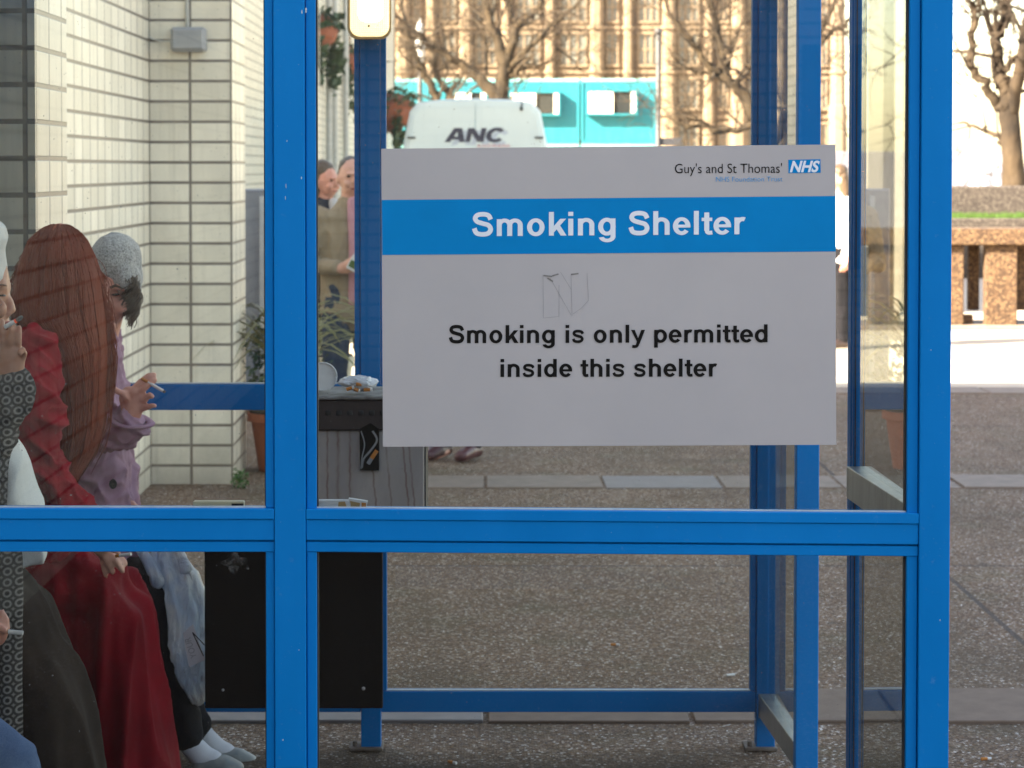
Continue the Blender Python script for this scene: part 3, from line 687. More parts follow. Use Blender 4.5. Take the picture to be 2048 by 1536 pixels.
# packets on the front ledge
def packet(u0, u1, v0, v1, Y, label, blk):
    a, b = P(u0, v1, Y), P(u1, v0, Y); t = thing('cigarette_packet', label, 'packet', ((a.x + b.x) / 2, Y, a.z))
    boxes('carton', [(a.x, b.x, Y, Y + .022, a.z, b.z)], simple('cream_card', (.62, .56, .38), (.55, .50, .34), .5) if blk else M_cup, t, .0015)
    return t
YP = Y0 + .035
zled = zt - .0
t = packet(386, 488, 1003, 1018, YP, 'cream cigarette packet with a dark end panel on the front ledge', True)
bm = bmesh.new(); quad(bm, [(463, 1016), (487, 1016), (487, 1007), (463, 1007)], YP - .0008); fin('printed_panel', bm, M_black, t)
bm = bmesh.new(); quad(bm, [(466, 1016), (485, 1016), (485, 1012), (466, 1012)], YP - .0014); fin('printed_label', bm, M_jb, t)
t = packet(612, 698, 1001, 1019, YP, 'open white cigarette packet with brown inner flap on the front ledge', False)
M_kraft = simple('brown_card', (.40, .26, .10), (.34, .22, .09), .6)
bm = bmesh.new(); quad(bm, [(697, 1018), (732, 1017), (735, 1003), (697, 997)], YP + .003, .018); bmesh.ops.recalc_face_normals(bm, faces=bm.faces); fin('lid', bm, M_cup, t)
bm = bmesh.new(); quad(bm, [(676, 1016), (694, 1016), (690, 1003), (677, 1004)], YP - .0008); fin('printed_panel', bm, M_kraft, t)
bm = bmesh.new(); quad(bm, [(702, 1016), (719, 1015), (720, 1006), (700, 1002)], YP + .0022); fin('inner_flap', bm, M_kraft, t)
bm = bmesh.new(); quad(bm, [(723, 1016), (732, 1016), (732, 1006), (723, 1005)], YP + .0022); fin('inner_flap', bm, M_orange, t)
# stubs dropped on the paving
for i, (u, v, du, dv, wht, lb) in enumerate(((1222, 1292, 20, 1, 0, 'orange stub lying on the speckled paving inside the shelter'), (1453, 1354, 22, -2, 1, 'white stub near the foot of the back corner post'), (897, 1527, 18, 4, 0, 'orange stub in the dirt at the very front of the floor'), (1962, 1522, 22, -1, 0, 'orange stub on open paving outside the shelter'), (1958, 432, 12, 0, 0, ''))):
    if not lb: continue
    a, b = G(u, v), G(u + du, v + dv); a.z = b.z = .006
    d = (b - a).normalized() * .03
    t = thing('cigarette_stub', lb, 'cigarette stub', a, 'stubs dropped on the paving')
    stick('filter', a, a + d * (.62 if not wht else .1), .0042, M_orange if not wht else M_paper, t); stick('paper', a + d * (.625 if not wht else .102), a + d, .004, M_paper, t)
# ------------------------------------------------------------------ planting beside the building
M_terra = simple('terracotta', (.36, .115, .055), (.27, .085, .045), .85, 8, .15, 80, .003)
M_soil = simple('dark_soil', (.03, .022, .016), (.05, .04, .03), .95, 60, .5, 120, .006)
def leafmat(name, a, b):
    k = NB(name); f = k.noise(k.obj(), 9, 4); k.base(k.ramp(f, [(.3, a), (.7, b)])); k.set(Roughness=.5, Specular_IOR_Level=.35)
    return k.m
M_leaf = leafmat('dark_green_leaf', (.028, .055, .022), (.075, .11, .045)); M_strap = leafmat('olive_strap_leaf', (.12, .13, .04), (.22, .20, .07))
M_grass = leafmat('short_turf', (.04, .085, .012), (.07, .12, .025))
M_stem = simple('woody_stem', (.09, .065, .045), (.06, .045, .03), .9, 30)
def strap_leaves(name, c, n, ln, mt, par, rng, wid=.02, droop=1.0):
    bm = bmesh.new()
    for i in range(n):
        a = rng.uniform(0, 2 * math.pi); el = rng.uniform(.7, 1.5); L = ln * rng.uniform(.6, 1.1); d = Vector((math.cos(a), math.sin(a), 0)); side = Vector((-d.y, d.x, 0))
        prev = None
        for j in range(8):
            t = j / 7; p = c + d * (math.cos(el) * L * t + .25 * L * t * t * droop) + Vector((0, 0, 1)) * (math.sin(el) * L * t - .55 * droop * L * t ** 2.6)
            w = wid * (1 - t) ** .6 + .001
            cur = [bm.verts.new(p - side * w), bm.verts.new(p + side * w + Vector((0, 0, .004)))]
            if prev: bm.faces.new((prev[0], prev[1], cur[1], cur[0]))
            prev = cur
    return fin(name, bm, mt, par, True)
def leaf_cloud(name, blobs, mt, par, rng, dens, size):
    bm = bmesh.new()
    for c, r in blobs:
        for i in range(int(dens * r[0] * r[2] * 100)):
            v = Vector((rng.gauss(0, .5), rng.gauss(0, .5), rng.gauss(0, .5)))
            if v.length > 1.15: continue
            p = Vector(c) + Vector((v.x * r[0], v.y * r[1], v.z * r[2])); q = Vector((rng.uniform(-1, 1), rng.uniform(-1, 1), rng.uniform(-1, 1))).normalized()
            a = q.orthogonal().normalized() * size * rng.uniform(.6, 1.3); b = q.cross(a) * .5
            bm.faces.new([bm.verts.new(p - a), bm.verts.new(p - b + q * size * .15), bm.verts.new(p + a), bm.verts.new(p + b + q * size * .15)])
    return fin(name, bm, mt, par)
rng = random.Random(3)
Yp = 13.75
def potted(name, label, cat_, u0, u1, v0, v1, Y, mt, grp=None):
    s = sc(Y); a, b = P(u0, v1, Y), P(u1, v0, Y); c = Vector(((a.x + b.x) / 2, Y, 0)); r = (b.x - a.x) / 2
    t = thing(name, label, cat_, c, grp); bm = bmesh.new()
    loft(bm, [c + Vector((0, 0, .003)), c + Vector((0, 0, b.z * .86)), c + Vector((0, 0, b.z * .865)), c + Vector((0, 0, b.z))], [r * .74, r * .95, r * 1.06, r * 1.06], n=32, ref=(1, 0, 0), round_ends=False)
    fin('pot', bm, mt, t, angle=40)
    bm = bmesh.new(); loft(bm, [c + Vector((0, 0, b.z - .01)), c + Vector((0, 0, b.z + .012))], [r * .98] * 2, n=24, ref=(1, 0, 0), round_ends=False); fin('soil', bm, M_soil, t)
    return t, c + Vector((0, 0, b.z)), r
t, c, r = potted('planter', 'large terracotta planter with spiky strap leaves and a dark bush', 'planter', 499, 640, 824, 938, Yp, M_terra)
strap_leaves('strap_leaf', c + Vector((.0, 0, .2)), 75, .95, M_strap, t, rng, .013, 1.15)
leaf_cloud('bush', [((c.x - .06, Yp, c.z + .3), (.2, .16, .26)), ((c.x + .1, Yp + .05, c.z + .18), (.18, .16, .18)), ((c.x - .12, Yp, c.z + .1), (.12, .1, .12))], M_leaf, t, rng, 90, .022)
t, c, r = potted('planter', 'pale cream stone bowl of bare stems beside the terracotta planter', 'planter', 622, 706, 712, 800, 15.6, simple('cream_stone', (.60, .56, .42), (.50, .47, .36), .85, 9, .1, 60, .004))
strap_leaves('bare_stem', c, 26, .5, M_stem, t, rng, .006, .9)
leaf_cloud('dry_foliage', [((c.x, 15.6, c.z + .12), (.16, .14, .14))], leafmat('pale_dry_leaf', (.42, .42, .24), (.25, .28, .14)), t, rng, 60, .03)
leaf_cloud('weed', [((P(480, 962, 13.0).x, 12.97, .05), (.05, .04, .06))], leafmat('fresh_weed', (.05, .13, .03), (.08, .17, .04)), None, rng, 500, .012)
tag(bpy.data.objects['weed'], 'small green weed growing at the foot of the cream tile corner', 'weed')
gp = thing('utility_cabinet', 'slim blue grey metal cabinet standing past the tiled corner', 'cabinet', (-1.6, 17, 0))
a, b = P(488, 700, 17), P(540, 378, 17)
M_cab = simple('blue_grey_metal', (.22, .25, .30), (.17, .19, .24), .45)
boxes('body', [(a.x, b.x, 17, 17.3, .05, b.z)], M_cab, gp, .01); boxes('plinth', [(a.x - .01, b.x + .01, 16.99, 17.31, .0, .05)], M_slab, gp, .004)
boxes('door_edge', [((a.x + b.x) / 2 + .02, (a.x + b.x) / 2 + .05, 16.985, 16.999, .1, b.z - .05)], simple('pale_trim', (.5, .55, .6)), gp, .002)
def basket(u, v, r, Y, label, seed):
    rg = random.Random(seed); c = P(u, v, Y); t = thing('hanging_basket', label, 'hanging basket', c, 'hanging baskets along the grey wing'); s = r
    bm = bmesh.new(); loft(bm, [c + Vector((0, 0, -.75 * s)), c + Vector((0, 0, -.45 * s)), c + Vector((0, 0, .0))], [.45 * s, .85 * s, 1.0 * s], n=20, ref=(1, 0, 0)); fin('bowl', bm, M_terra, t, True)
    leaf_cloud('trailing_foliage', [(c + Vector((0, 0, .35 * s)), (1.2 * s, 1.2 * s, .7 * s)), (c + Vector((-.9 * s, 0, -.9 * s)), (.45 * s, .5 * s, 1.4 * s)), (c + Vector((.8 * s, .3, -1.3 * s)), (.4 * s, .5 * s, 1.7 * s)), (c + Vector((.2 * s, -.9 * s, -1.1 * s)), (.3 * s, .3 * s, 1.2 * s))], M_leaf, t, rg, 20, .10)
    bm = bmesh.new(); w = Vector((-2.62, c.y, c.z + 1.3)); loft(bm, [w, c + Vector((0, 0, 1.3)), c + Vector((0, 0, .1))], [.02] * 3, n=6); fin('bracket', bm, M_gasket, t, True)
basket(632, 62, .36, 40, 'leafy basket highest on the wing with most of it hidden by the shelter post', 1)
basket(687, 128, .40, 47, 'round terracotta basket beside the back post with long trailing stems', 2)
basket(789, 222, .55, 66, 'dark trailing basket at the far end of the wing by the white van', 4)
# ------------------------------------------------------------------ white van
YV = 30.5
M_van = simple('white_van_paint', (.66, .77, .80), (.60, .71, .75), .3, 1.2)
M_dkglass = simple('dark_glass', (.02, .024, .028), (.03, .033, .036), .08)
M_tyre = simple('tyre_rubber', (.02, .02, .021), (.03, .03, .03), .85)
M_red = simple('red_lens', (.35, .01, .01), (.3, .01, .01), .2)
M_dplas = simple('dark_plastic', (.03, .031, .033), (.045, .045, .047), .6)
van = thing('parked_van', 'white high roof delivery van seen from behind with ANC lettering on its doors', 'van', (-.1, YV, 0))
cx = (P(808, 290, YV).x + P(1093, 290, YV).x) / 2
prof = [(-1.0, .35), (-1.0, 1.0), (-.965, 1.5), (-.885, 1.93), (-.80, 2.36), (-.70, 2.47), (-.4, 2.505), (0, 2.515)]
prof = prof + [(-x, z) for x, z in prof[::-1][1:]]
bm = bmesh.new(); rings = []
for y, sx_, zt_ in ((YV + .02, .985, 1), (YV, .97, .995)): pass
for y, sx_, sz_ in ((YV, .965, .985), (YV + .03, .995, .998), (YV + .3, 1, 1), (YV + 3.6, 1, 1), (YV + 4.0, .97, .96)):
    rings.append([bm.verts.new((cx + x * sx_, y, .35 + (z - .35) * sz_)) for x, z in prof])
rings.append([bm.verts.new((cx + x * .93, YV + 4.75, .35 + (z - .35) * .42 + .0)) for x, z in prof]); rings.append([bm.verts.new((cx + x * .85, YV + 5.4, .35 + (z - .35) * .36)) for x, z in prof])
for i in range(len(rings) - 1):
    for k_ in range(len(prof) - 1): bm.faces.new((rings[i][k_], rings[i][k_ + 1], rings[i + 1][k_ + 1], rings[i + 1][k_]))
bm.faces.new(rings[0][::-1]); bm.faces.new(rings[-1]); bmesh.ops.recalc_face_normals(bm, faces=bm.faces); fin('body', bm, M_van, van, angle=35)
# two back doors standing just proud of the body, each following the tapering sides
for sgn in (-1, 1):
    bm = bmesh.new()
    o_ = [(sgn * .012, .55), (sgn * .93, .55), (sgn * .925, 1.0), (sgn * .89, 1.5), (sgn * .815, 1.93), (sgn * .74, 2.30), (sgn * .66, 2.40), (sgn * .012, 2.43)]
    f0 = [bm.verts.new((cx + x, YV - .022, z)) for x, z in o_]; f1 = [bm.verts.new((cx + x * 1.01, YV + .01, z)) for x, z in o_]
    bm.faces.new(f0); [bm.faces.new((f0[i], f1[i], f1[(i + 1) % 8], f0[(i + 1) % 8])) for i in range(8)]
    bmesh.ops.recalc_face_normals(bm, faces=bm.faces); d = fin('door', bm, M_van, van)
    for z in (.8, 1.35, 2.02): boxes('hinge', [(cx + sgn * (.945 - max(0, z - 1.0) * .115) - .1, cx + sgn * (.945 - max(0, z - 1.0) * .115), YV - .04, YV - .0225, z, z + .025)] if sgn > 0 else [(cx + sgn * (.945 - max(0, z - 1.0) * .115), cx + sgn * (.945 - max(0, z - 1.0) * .115) + .1, YV - .04, YV - .0225, z, z + .025)], M_dplas, d)
    boxes('tail_light', [(cx + sgn * .945 - .035, cx + sgn * .945 + .035, YV - .03, YV + .05, .75, 1.15)], M_red, van, .01)
boxes('handle', [(cx + .03, cx + .2, YV - .05, YV - .0225, 1.05, 1.1)], M_dplas, d)
boxes('bumper', [(cx - 1.0, cx + 1.0, YV - .1, YV + .1, .35, .53)], M_dplas, van, .03)
boxes('number_plate', [(cx - .26, cx + .26, YV - .112, YV - .1005, .38, .49)], simple('yellow_plate', (.6, .45, .05), (.55, .4, .05)), van, .002)
for sx_ in (-1, 1):
    for yy in (YV + .95, YV + 4.45):
        bm = bmesh.new(); loft(bm, [(cx + sx_ * .98, yy, .34), (cx + sx_ * .76, yy, .34)], [.34, .34], n=28, ref=(0, 1, 0), round_ends=False); w = fin('wheel', bm, M_tyre, van, angle=40)
        bm = bmesh.new(); loft(bm, [(cx + sx_ * .99, yy, .34), (cx + sx_ * .96, yy, .34)], [.2, .21], n=20, ref=(0, 1, 0), round_ends=False); fin('rim', bm, M_alu, w)
q = P(1043, 217, YV); bm = bmesh.new(); loft(bm, [(q.x, YV - .03, q.z - .01), (q.x, YV - .03, q.z + .02), (q.x + .01, YV - .03, q.z + .09)], [.022, .012, .004], n=8); fin('aerial', bm, M_dplas, van, True)
M_navy = simple('navy_lettering', (.015, .017, .05), (.02, .02, .055), .4); M_ltb = simple('pale_blue_shadow', (.42, .50, .62), (.45, .53, .64), .4); M_pk = simple('pink_lettering', (.50, .22, .28), (.55, .28, .32), .4)
YVd = YV - .024
bold_text('logo_shadow', 'ANC', 903, 1017, 290, 261, YVd, M_ltb, van, 0, .22, -.1)
bold_text('logo_lettering', 'ANC', 889, 1009, 284, 256, YVd - .004, M_navy, van, 0, .22, -.1)
text_on('small_lettering', 'EXPRESS', 955, 1020, 295, 289, YVd - .002, M_pk, van, .02)
# ------------------------------------------------------------------ turquoise site cabins, two high
YC = 100
k = NB('turquoise_cabin_paint'); v = k.obj(); f = k.noise(v, .8, 6); g = k.noise(k.scale(v, (3, 1, .4)), 2, 5)
k.base(k.mix(k.ramp(g, [(.5, 0.0), (.8, .35)]), k.ramp(f, [(.3, (.009, .155, .21)), (.7, (.014, .19, .25))]), (.07, .21, .25))); k.set(Roughness=.5); M_turq = k.m
M_shut = simple('white_shutter', (.75, .72, .68), (.68, .65, .6), .6)
def cabin(u0, u1, z0, label, first):
    a, b = P(u0, 250, YC).x, P(u1, 250, YC).x; t = thing('site_cabin', label, 'site cabin', ((a + b) / 2, YC, z0), 'turquoise site cabins stacked two high')
    boxes('body', [(a + .02, b - .02, YC, YC + 2.4, z0 + .02, z0 + 2.58)], M_turq, t, .03)
    L = [(a + .02, b - .02, YC - .04, YC - .001, z0 + 2.47, z0 + 2.6)]
    boxes('top_rail', L, simple('bleached_turquoise', (.20, .44, .48), (.16, .42, .46), .5), t, .01); boxes('bottom_rail', [(a + .02, b - .02, YC - .04, YC - .001, z0, z0 + .13)], M_turq, t, .01)
    for x in (a + .05, b - .05): boxes('corner_post', [(x - .05, x + .05, YC - .05, YC - .0012, z0 + .131, z0 + 2.469)], M_turq, t, .01)
    for xo in ((.30, .0) if False else (1.0,)):
        w = boxes('window_box', [(a + .25 if (b - a) < 4 else a + .3, 0, 0, 0, 0, 0)], M_turq, t) if False else None
    return t, a, b
def cabin_window(t, u0, u1, v0, v1):
    a, b = P(u0, v1, YC), P(u1, v0, YC); m = lerp(a.x, b.x, .53)
    fr = boxes('window', [(a.x, b.x, YC - .42, YC - .001, a.z, a.z + .07), (a.x, b.x, YC - .42, YC - .001, b.z - .07, b.z), (a.x, a.x + .06, YC - .42, YC - .001, a.z + .071, b.z - .071), (b.x - .06, b.x, YC - .42, YC - .001, a.z + .071, b.z - .071)], M_turq, t, .005)
    boxes('shutter', [(a.x + .061, m, YC - .40, YC - .36, a.z + .08, b.z - .08)], M_shut, fr, .005)
    boxes('pane', [(m + .01, b.x - .16, YC - .3, YC - .28, a.z + .08, b.z - .08)], M_dkglass, fr, .002)
    boxes('shutter', [(b.x - .26, b.x - .07, YC - .40, YC - .36, a.z + .08, b.z - .08)], M_shut, fr, .005)
for z0, hi in ((.0, 0), (2.61, 1)):
    nm = ('lower', 'upper')[hi]
    t, a, b = cabin(560, 857, z0, 'leftmost %s turquoise cabin partly behind the hanging basket' % nm, 1)
    t2, a, b = cabin(859, 1159, z0, '%s turquoise cabin directly above and behind the white van' % nm if hi else 'lower turquoise cabin hidden behind the white van', 0)
    t3, a, b = cabin(1162, 1312, z0, 'short %s turquoise cabin at the right end next to the dark lamp post' % nm, 0)
    if hi:
        cabin_window(t2, 905, 975, 182, 233); cabin_window(t2, 1017, 1120, 183, 232); cabin_window(t3, 1172, 1274, 180, 231)
# ------------------------------------------------------------------ dark lamp post and white globes
M_iron = simple('dark_iron', (.035, .035, .045), (.05, .05, .06), .5)
YK = 80; q = P(1317, 65, YK)
lpst = thing('lamp_post', 'thin dark lamp post with a ball finial beside the turquoise cabins', 'lamp post', (q.x, YK, 0))
bm = bmesh.new(); loft(bm, [(q.x, YK, 0), (q.x, YK, 1.2), (q.x, YK, 1.25), (q.x, YK, q.z - .1)], [.14, .13, .085, .075], n=12, ref=(1, 0, 0)); fin('pole', bm, M_iron, lpst, True)
bm = bmesh.new(); ball(bm, (q.x, YK, q.z + .02), .14); fin('finial', bm, M_iron, lpst, True)
a, b = P(1320, 291, YK), P(1363, 276, YK); boxes('sign_bracket', [(a.x, b.x, YK, YK + .05, a.z, b.z)], M_iron, lpst, .01)
q = P(840, 130, 88); gl = thing('globe_lamp', 'ornate lamp with two tall white glass globes in front of the palace', 'lamp post', (q.x, 88, 0))
bm = bmesh.new(); loft(bm, [(q.x, 88, 0), (q.x, 88, q.z - .05)], [.12, .07], n=10, ref=(1, 0, 0)); fin('pole', bm, M_iron, gl, True)
M_globe = simple('white_globe', (.82, .84, .86), (.78, .8, .82), .2)
bm = bmesh.new(); ys = [130, 122, 108, 95, 82, 76]; rs = [.06, .13, .18, .2, .14, .07]
loft(bm, [P(840 - (i == 3), y, 88) for i, y in enumerate(ys)], rs, n=14, ref=(0, 1, 0)); fin('globe', bm, M_globe, gl, True)
bm = bmesh.new(); ys = [75, 66, 56, 47, 38]; rs = [.09, .15, .14, .07, .02]
loft(bm, [P(840, y, 88) for y in ys], rs, n=14, ref=(0, 1, 0)); fin('globe', bm, M_globe, gl, True)
# ------------------------------------------------------------------ gothic palace across the river
YG = 300.0; sg_ = sc(YG)
def gx(u): return P(u, 100, YG).x
pal = thing('gothic_palace', 'long honey stone gothic palace with buttresses and tall mullioned windows', 'palace', (10, YG, 0))
k = NB('honey_limestone'); v = k.obj(); f = k.noise(v, .35, 7, .7); g = k.noise(k.scale(v, (1, 1, .2)), 1.2, 5, .7)
k.base(k.mix(k.ramp(g, [(.5, 0.0), (.75, .55)]), k.ramp(f, [(.3, (.18, .13, .09)), (.7, (.135, .098, .07))]), (.10, .075, .052))); k.set(Roughness=.9); k.bump(k.noise(v, 3, 5), .6, .15); M_lime = k.m
k = NB('pale_limestone'); f = k.noise(k.obj(), .5, 6, .7); k.base(k.ramp(f, [(.3, (.225, .17, .118)), (.7, (.17, .128, .09))])); k.set(Roughness=.9); M_lime2 = k.m
M_pwin = simple('leaded_window', (.11, .115, .11), (.15, .15, .14), .4, 1.0)
edges = [660, 737, 806, 862, 932, 1012, 1100, 1193, 1256, 1337, 1417, 1476, 1560, 1612, 1674]
xa, xb = gx(edges[0]), gx(edges[-1])
bm = bmesh.new(); box(bm, xa, xb, YG, YG + 20, 0, 25.5); fin('wall', bm, M_lime, pal)
def roofz(x): return 22.2 if x < gx(1040) else 25.5
for i, u in enumerate(edges):
    x = gx(u); big = u in (932, 1193, 1337, 1476, 1674, 806); w = .95 if big else .6; zt_ = 27 if big else 24.5
    bm = bmesh.new(); loft(bm, [(x, YG - .7, 0), (x, YG - .7, 9), (x, YG - .6, 9.2), (x, YG - .6, zt_ - 4)], [w * 1.25, w * 1.2, w, w * .9], n=8, ref=(.924, .383, 0), round_ends=False)
    for zz in (7.6, 12.9, 18.2, 22): loft(bm, [(x, YG - .6, zz), (x, YG - .6, zz + .35)], [w * 1.35] * 2, n=8, ref=(.924, .383, 0), round_ends=False)
    loft(bm, [(x, YG - .6, zt_ - 4), (x, YG - .6, zt_ - 1.5), (x, YG - .6, zt_ + 3)], [w, w * .85, .05], n=8, ref=(.924, .383, 0), round_ends=False)
    fin('buttress', bm, M_lime2, pal)
for i in range(len(edges) - 1):
    x0, x1 = gx(edges[i]) + 1.0, gx(edges[i + 1]) - 1.0
    for z0, z1 in ((3.0, 6.8), (8.8, 12.2), (14.0, 17.6), (19.2, 22.6)):
        if x1 - x0 < 1.2: continue
        nm = 3 if x1 - x0 > 2.6 else 2; half = x0 + .25
        fr_ = bmesh.new(); wm = (x1 - x0 - .5) / nm
        for j in range(nm + 1): box(fr_, half + j * wm - .11, half + j * wm + .11, YG - .28, YG - .001, z0, z1)
        box(fr_, half, half + nm * wm, YG - .24, YG - .002, (z0 + z1) / 2 - .09, (z0 + z1) / 2 + .09)
        box(fr_, half - .2, half + nm * wm + .2, YG - .42, YG - .003, z0 - .3, z0 - .001); box(fr_, half - .2, half + nm * wm + .2, YG - .42, YG - .003, z1 + .001, z1 + .35)
        w = fin('window', fr_, M_lime2, pal)
        bm = bmesh.new(); box(bm, half, half + nm * wm, YG - .10, YG - .004, z0, z1); fin('pane', bm, M_pwin, w)
    for z in (7.5, 12.9, 18.2): 
        boxes('string_course', [(x0, x1, YG - .3, YG - .0015, z, z + .45)], M_lime2, pal, 0)
# ------------------------------------------------------------------ bare plane trees
M_bark = simple('plane_tree_bark', (.062, .043, .025), (.016, .0115, .008), .9, 3.0, .5, 10, .05, 0, (1, 1, .4), .3)
M_twig = simple('twig_bark', (.06, .041, .024), (.036, .025, .016), .9, 3)
def smoothp(pts, n=5):
    q = cat3(pts, n); return q
def cat3(pts, n):
    out = []
    for i in range(len(pts) - 1):
        p0, p1, p2, p3 = [pts[max(0, min(len(pts) - 1, j))] for j in (i - 1, i, i + 1, i + 2)]
        for t in range(n):
            t /= n; out.append(.5 * (2 * p1 + (p2 - p0) * t + (2 * p0 - 5 * p1 + 4 * p2 - p3) * t * t + (3 * p1 - p0 - 3 * p2 + p3) * t ** 3))
    return out + [pts[-1]]
def bare_tree(label, Y, trunk, limbs, seed, tw=1.0, name='plane_tree', lim2=()):
    rg = random.Random(seed); s = sc(Y); base = P(trunk[0][0], trunk[0][1], Y); root = Vector((base.x, Y, 0))
    t = thing(name, label, 'tree', root); bm = bmesh.new()
    pts = cat3([Vector((P(u, v, Y).x, Y, max(-.05, P(u, v, Y).z))) for u, v, w in trunk], 5); ws = [w / s for u, v, w in trunk]
    rr = [ws[min(len(ws) - 1, int(i / 5))] * (1 - (i % 5) / 5) + ws[min(len(ws) - 1, int(i / 5) + 1)] * ((i % 5) / 5) for i in range(len(pts))]
    loft(bm, pts, rr, n=12, ref=(0, 1, 0)); 
    for i, p in enumerate(bm.verts): p.co += Vector((noise.noise(p.co * 3), noise.noise(p.co * 3 + Vector((9, 0, 0))), 0)) * .05
    fin('trunk', bm, M_bark, t, True)
    lb = bmesh.new(); tb = bmesh.new()
    def twig(bmx, p, d, L, r, lev):
        n = 4; q = [p]; dd = d.copy()
        for k_ in range(n):
            dd = (dd + Vector((rg.gauss(0, .22), rg.gauss(0, .22), rg.gauss(0, .18) + .05))).normalized(); q.append(q[-1] + dd * L / n)
        loft(bmx, q, [r, r * .85, r * .7, r * .5, r * .25], n=4 if lev else 6, ref=(.3, .9, .2), round_ends=False)
        if lev <= 0: return
        for k_ in range(rg.randint(3, 5)):
            f = rg.uniform(.25, 1); j = min(n - 1, int(f * n)); pp = q[j].lerp(q[j + 1], f * n - j if f < 1 else 1)
            side = Vector((rg.gauss(0, 1), rg.gauss(0, 1), rg.gauss(0, 1))).normalized(); nd = (dd * .7 + side * .75).normalized()
            twig(bmx, pp, nd, L * rg.uniform(.45, .75), max(.011, r * .45), lev - 1)
    for li, limb in enumerate(limbs):
        dy = rg.uniform(-1, 1) * (1.2 if li else .2); n0 = len(limb)
        pts = cat3([P(u, v, Y + dy * i / n0) for i, (u, v, w) in enumerate(limb)], 5); ws = [w * 1.22 / s for u, v, w in limb]
        rr = [lerp(ws[min(n0 - 1, i // 5)], ws[min(n0 - 1, i // 5 + 1)], (i % 5) / 5) for i in range(len(pts))]
        for p in pts[1:]: p += Vector((rg.gauss(0, .03), rg.gauss(0, .03), rg.gauss(0, .03)))
        loft(lb, pts, rr, n=9, ref=(.2, .9, .3))
        for k_ in range(int(len(pts) * .55 * tw)):
            j = rg.randint(2, len(pts) - 1); d = (pts[j] - pts[j - 1]).normalized(); side = Vector((rg.gauss(0, 1), rg.gauss(0, .8), rg.gauss(0, 1) + .35)).normalized()
            twig(tb, pts[j], (d * .6 + side * .8).normalized(), rg.uniform(.8, 2.2), max(.016, min(.05, rr[j] * .35)), 2)
    fin('limbs', lb, M_bark, t, True); fin('crown', tb, M_twig, t, True)
    return t
bare_tree('tall bare plane tree forking in a fan right behind the white van', 85, [(996, 440, 20), (998, 300, 19), (1000, 205, 18), (1005, 160, 15), (1011, 127, 11)],
    [[(998, 190, 13), (958, 159, 9), (936, 139, 7), (896, 113, 6.5), (856, 85, 5), (828, 62, 4.2), (791, 28, 3.4), (770, 8, 2.6)], [(1009, 130, 12), (995, 79, 8), (978, 42, 7), (970, 0, 6), (965, -60, 4)],
     [(1010, 130, 9), (1029, 71, 8), (1032, 48, 7), (1021, 23, 5), (1012, -10, 4), (1010, -70, 3)], [(1033, 52, 6), (1050, 40, 5), (1066, 28, 4.5), (1086, 0, 3.5), (1110, -50, 2)], [(1012, 145, 8), (1043, 113, 4.8), (1077, 79, 4), (1111, 45, 3.4), (1157, 3, 2.4), (1190, -30, 1.6)],
     [(1013, 156, 7), (1043, 139, 5), (1052, 136, 3), (1080, 130, 2.2), (1111, 119, 1.5)], [(1111, 100, 2.4), (1130, 105, 2), (1160, 140, 1.4)]], 11)
bare_tree('slim bare tree with twin leaning stems left of the fan shaped tree', 86, [(890, 440, 9), (888, 300, 8), (886, 215, 8)],
    [[(880, 220, 8), (873, 195, 6.5), (853, 159, 5.5), (834, 113, 4.5), (817, 68, 3.6), (806, 20, 2.6), (800, -40, 1.6)], [(892, 220, 8), (900, 196, 7), (879, 161, 4.5), (868, 127, 3.4), (874, 113, 2.6), (886, 108, 1.8)], [(853, 159, 3), (838, 140, 2.4), (815, 120, 1.8), (796, 96, 1.4)], [(970, 150, 3), (975, 110, 2.6), (965, 60, 2.2), (960, 10, 1.6)]], 12)
bare_tree('bare plane tree leaning behind the door posts of the shelter', 70, [(1552, 460, 20), (1550, 330, 18), (1535, 275, 16), (1505, 226, 13)],
    [[(1510, 232, 13), (1479, 180, 9.5), (1450, 155, 8), (1415, 129, 5.5), (1392, 93, 4.6), (1366, 64, 4), (1337, 19, 3.2), (1325, -30, 2)], [(1452, 158, 8), (1444, 106, 6.5), (1434, 55, 5.5), (1418, 6, 4.2), (1405, -40, 3)], [(1503, 250, 6), (1460, 264, 4.6), (1402, 255, 3.8), (1366, 248, 3), (1328, 232, 2.2)],
     [(1545, 290, 8), (1600, 150, 6), (1640, 60, 5), (1664, 15, 4), (1690, -40, 3)], [(1560, 320, 7), (1610, 170, 4.5), (1643, 84, 4), (1688, 48, 3), (1720, 20, 2)], [(1450, 158, 3.4), (1420, 148, 2.8), (1380, 140, 2), (1340, 120, 1.3)], [(1446, 110, 3), (1462, 100, 2.6), (1472, 70, 2)]], 13)
bare_tree('bare dark plane tree standing behind the concrete wall on open ground', 45, [(2030, 470, 29), (2028, 370, 24), (2023, 297, 21), (2018, 227, 20), (2008, 163, 16)],
    [[(2010, 215, 12), (1996, 208, 10), (1966, 168, 7), (1942, 134, 6.5), (1946, 80, 5.5), (1949, 30, 5), (1932, -10, 4.5), (1920, -60, 3)], [(2007, 170, 14), (1994, 99, 10), (2006, 49, 9.5), (2016, 0, 8), (2020, -60, 6)], [(2020, 226, 13), (2041, 148, 11), (2050, 74, 9), (2062, 0, 7)], [(2010, 286, 6), (1990, 272, 4.4), (1957, 257, 3.2), (1922, 242, 1.8)],
     [(1997, 110, 5), (1990, 70, 4), (1995, 30, 3), (1993, 18, 2)], [(1949, 40, 3), (1958, 20, 2.6), (1966, 2, 2)], [(2012, 140, 6), (2030, 118, 5), (2046, 106, 4)]], 14, .6)
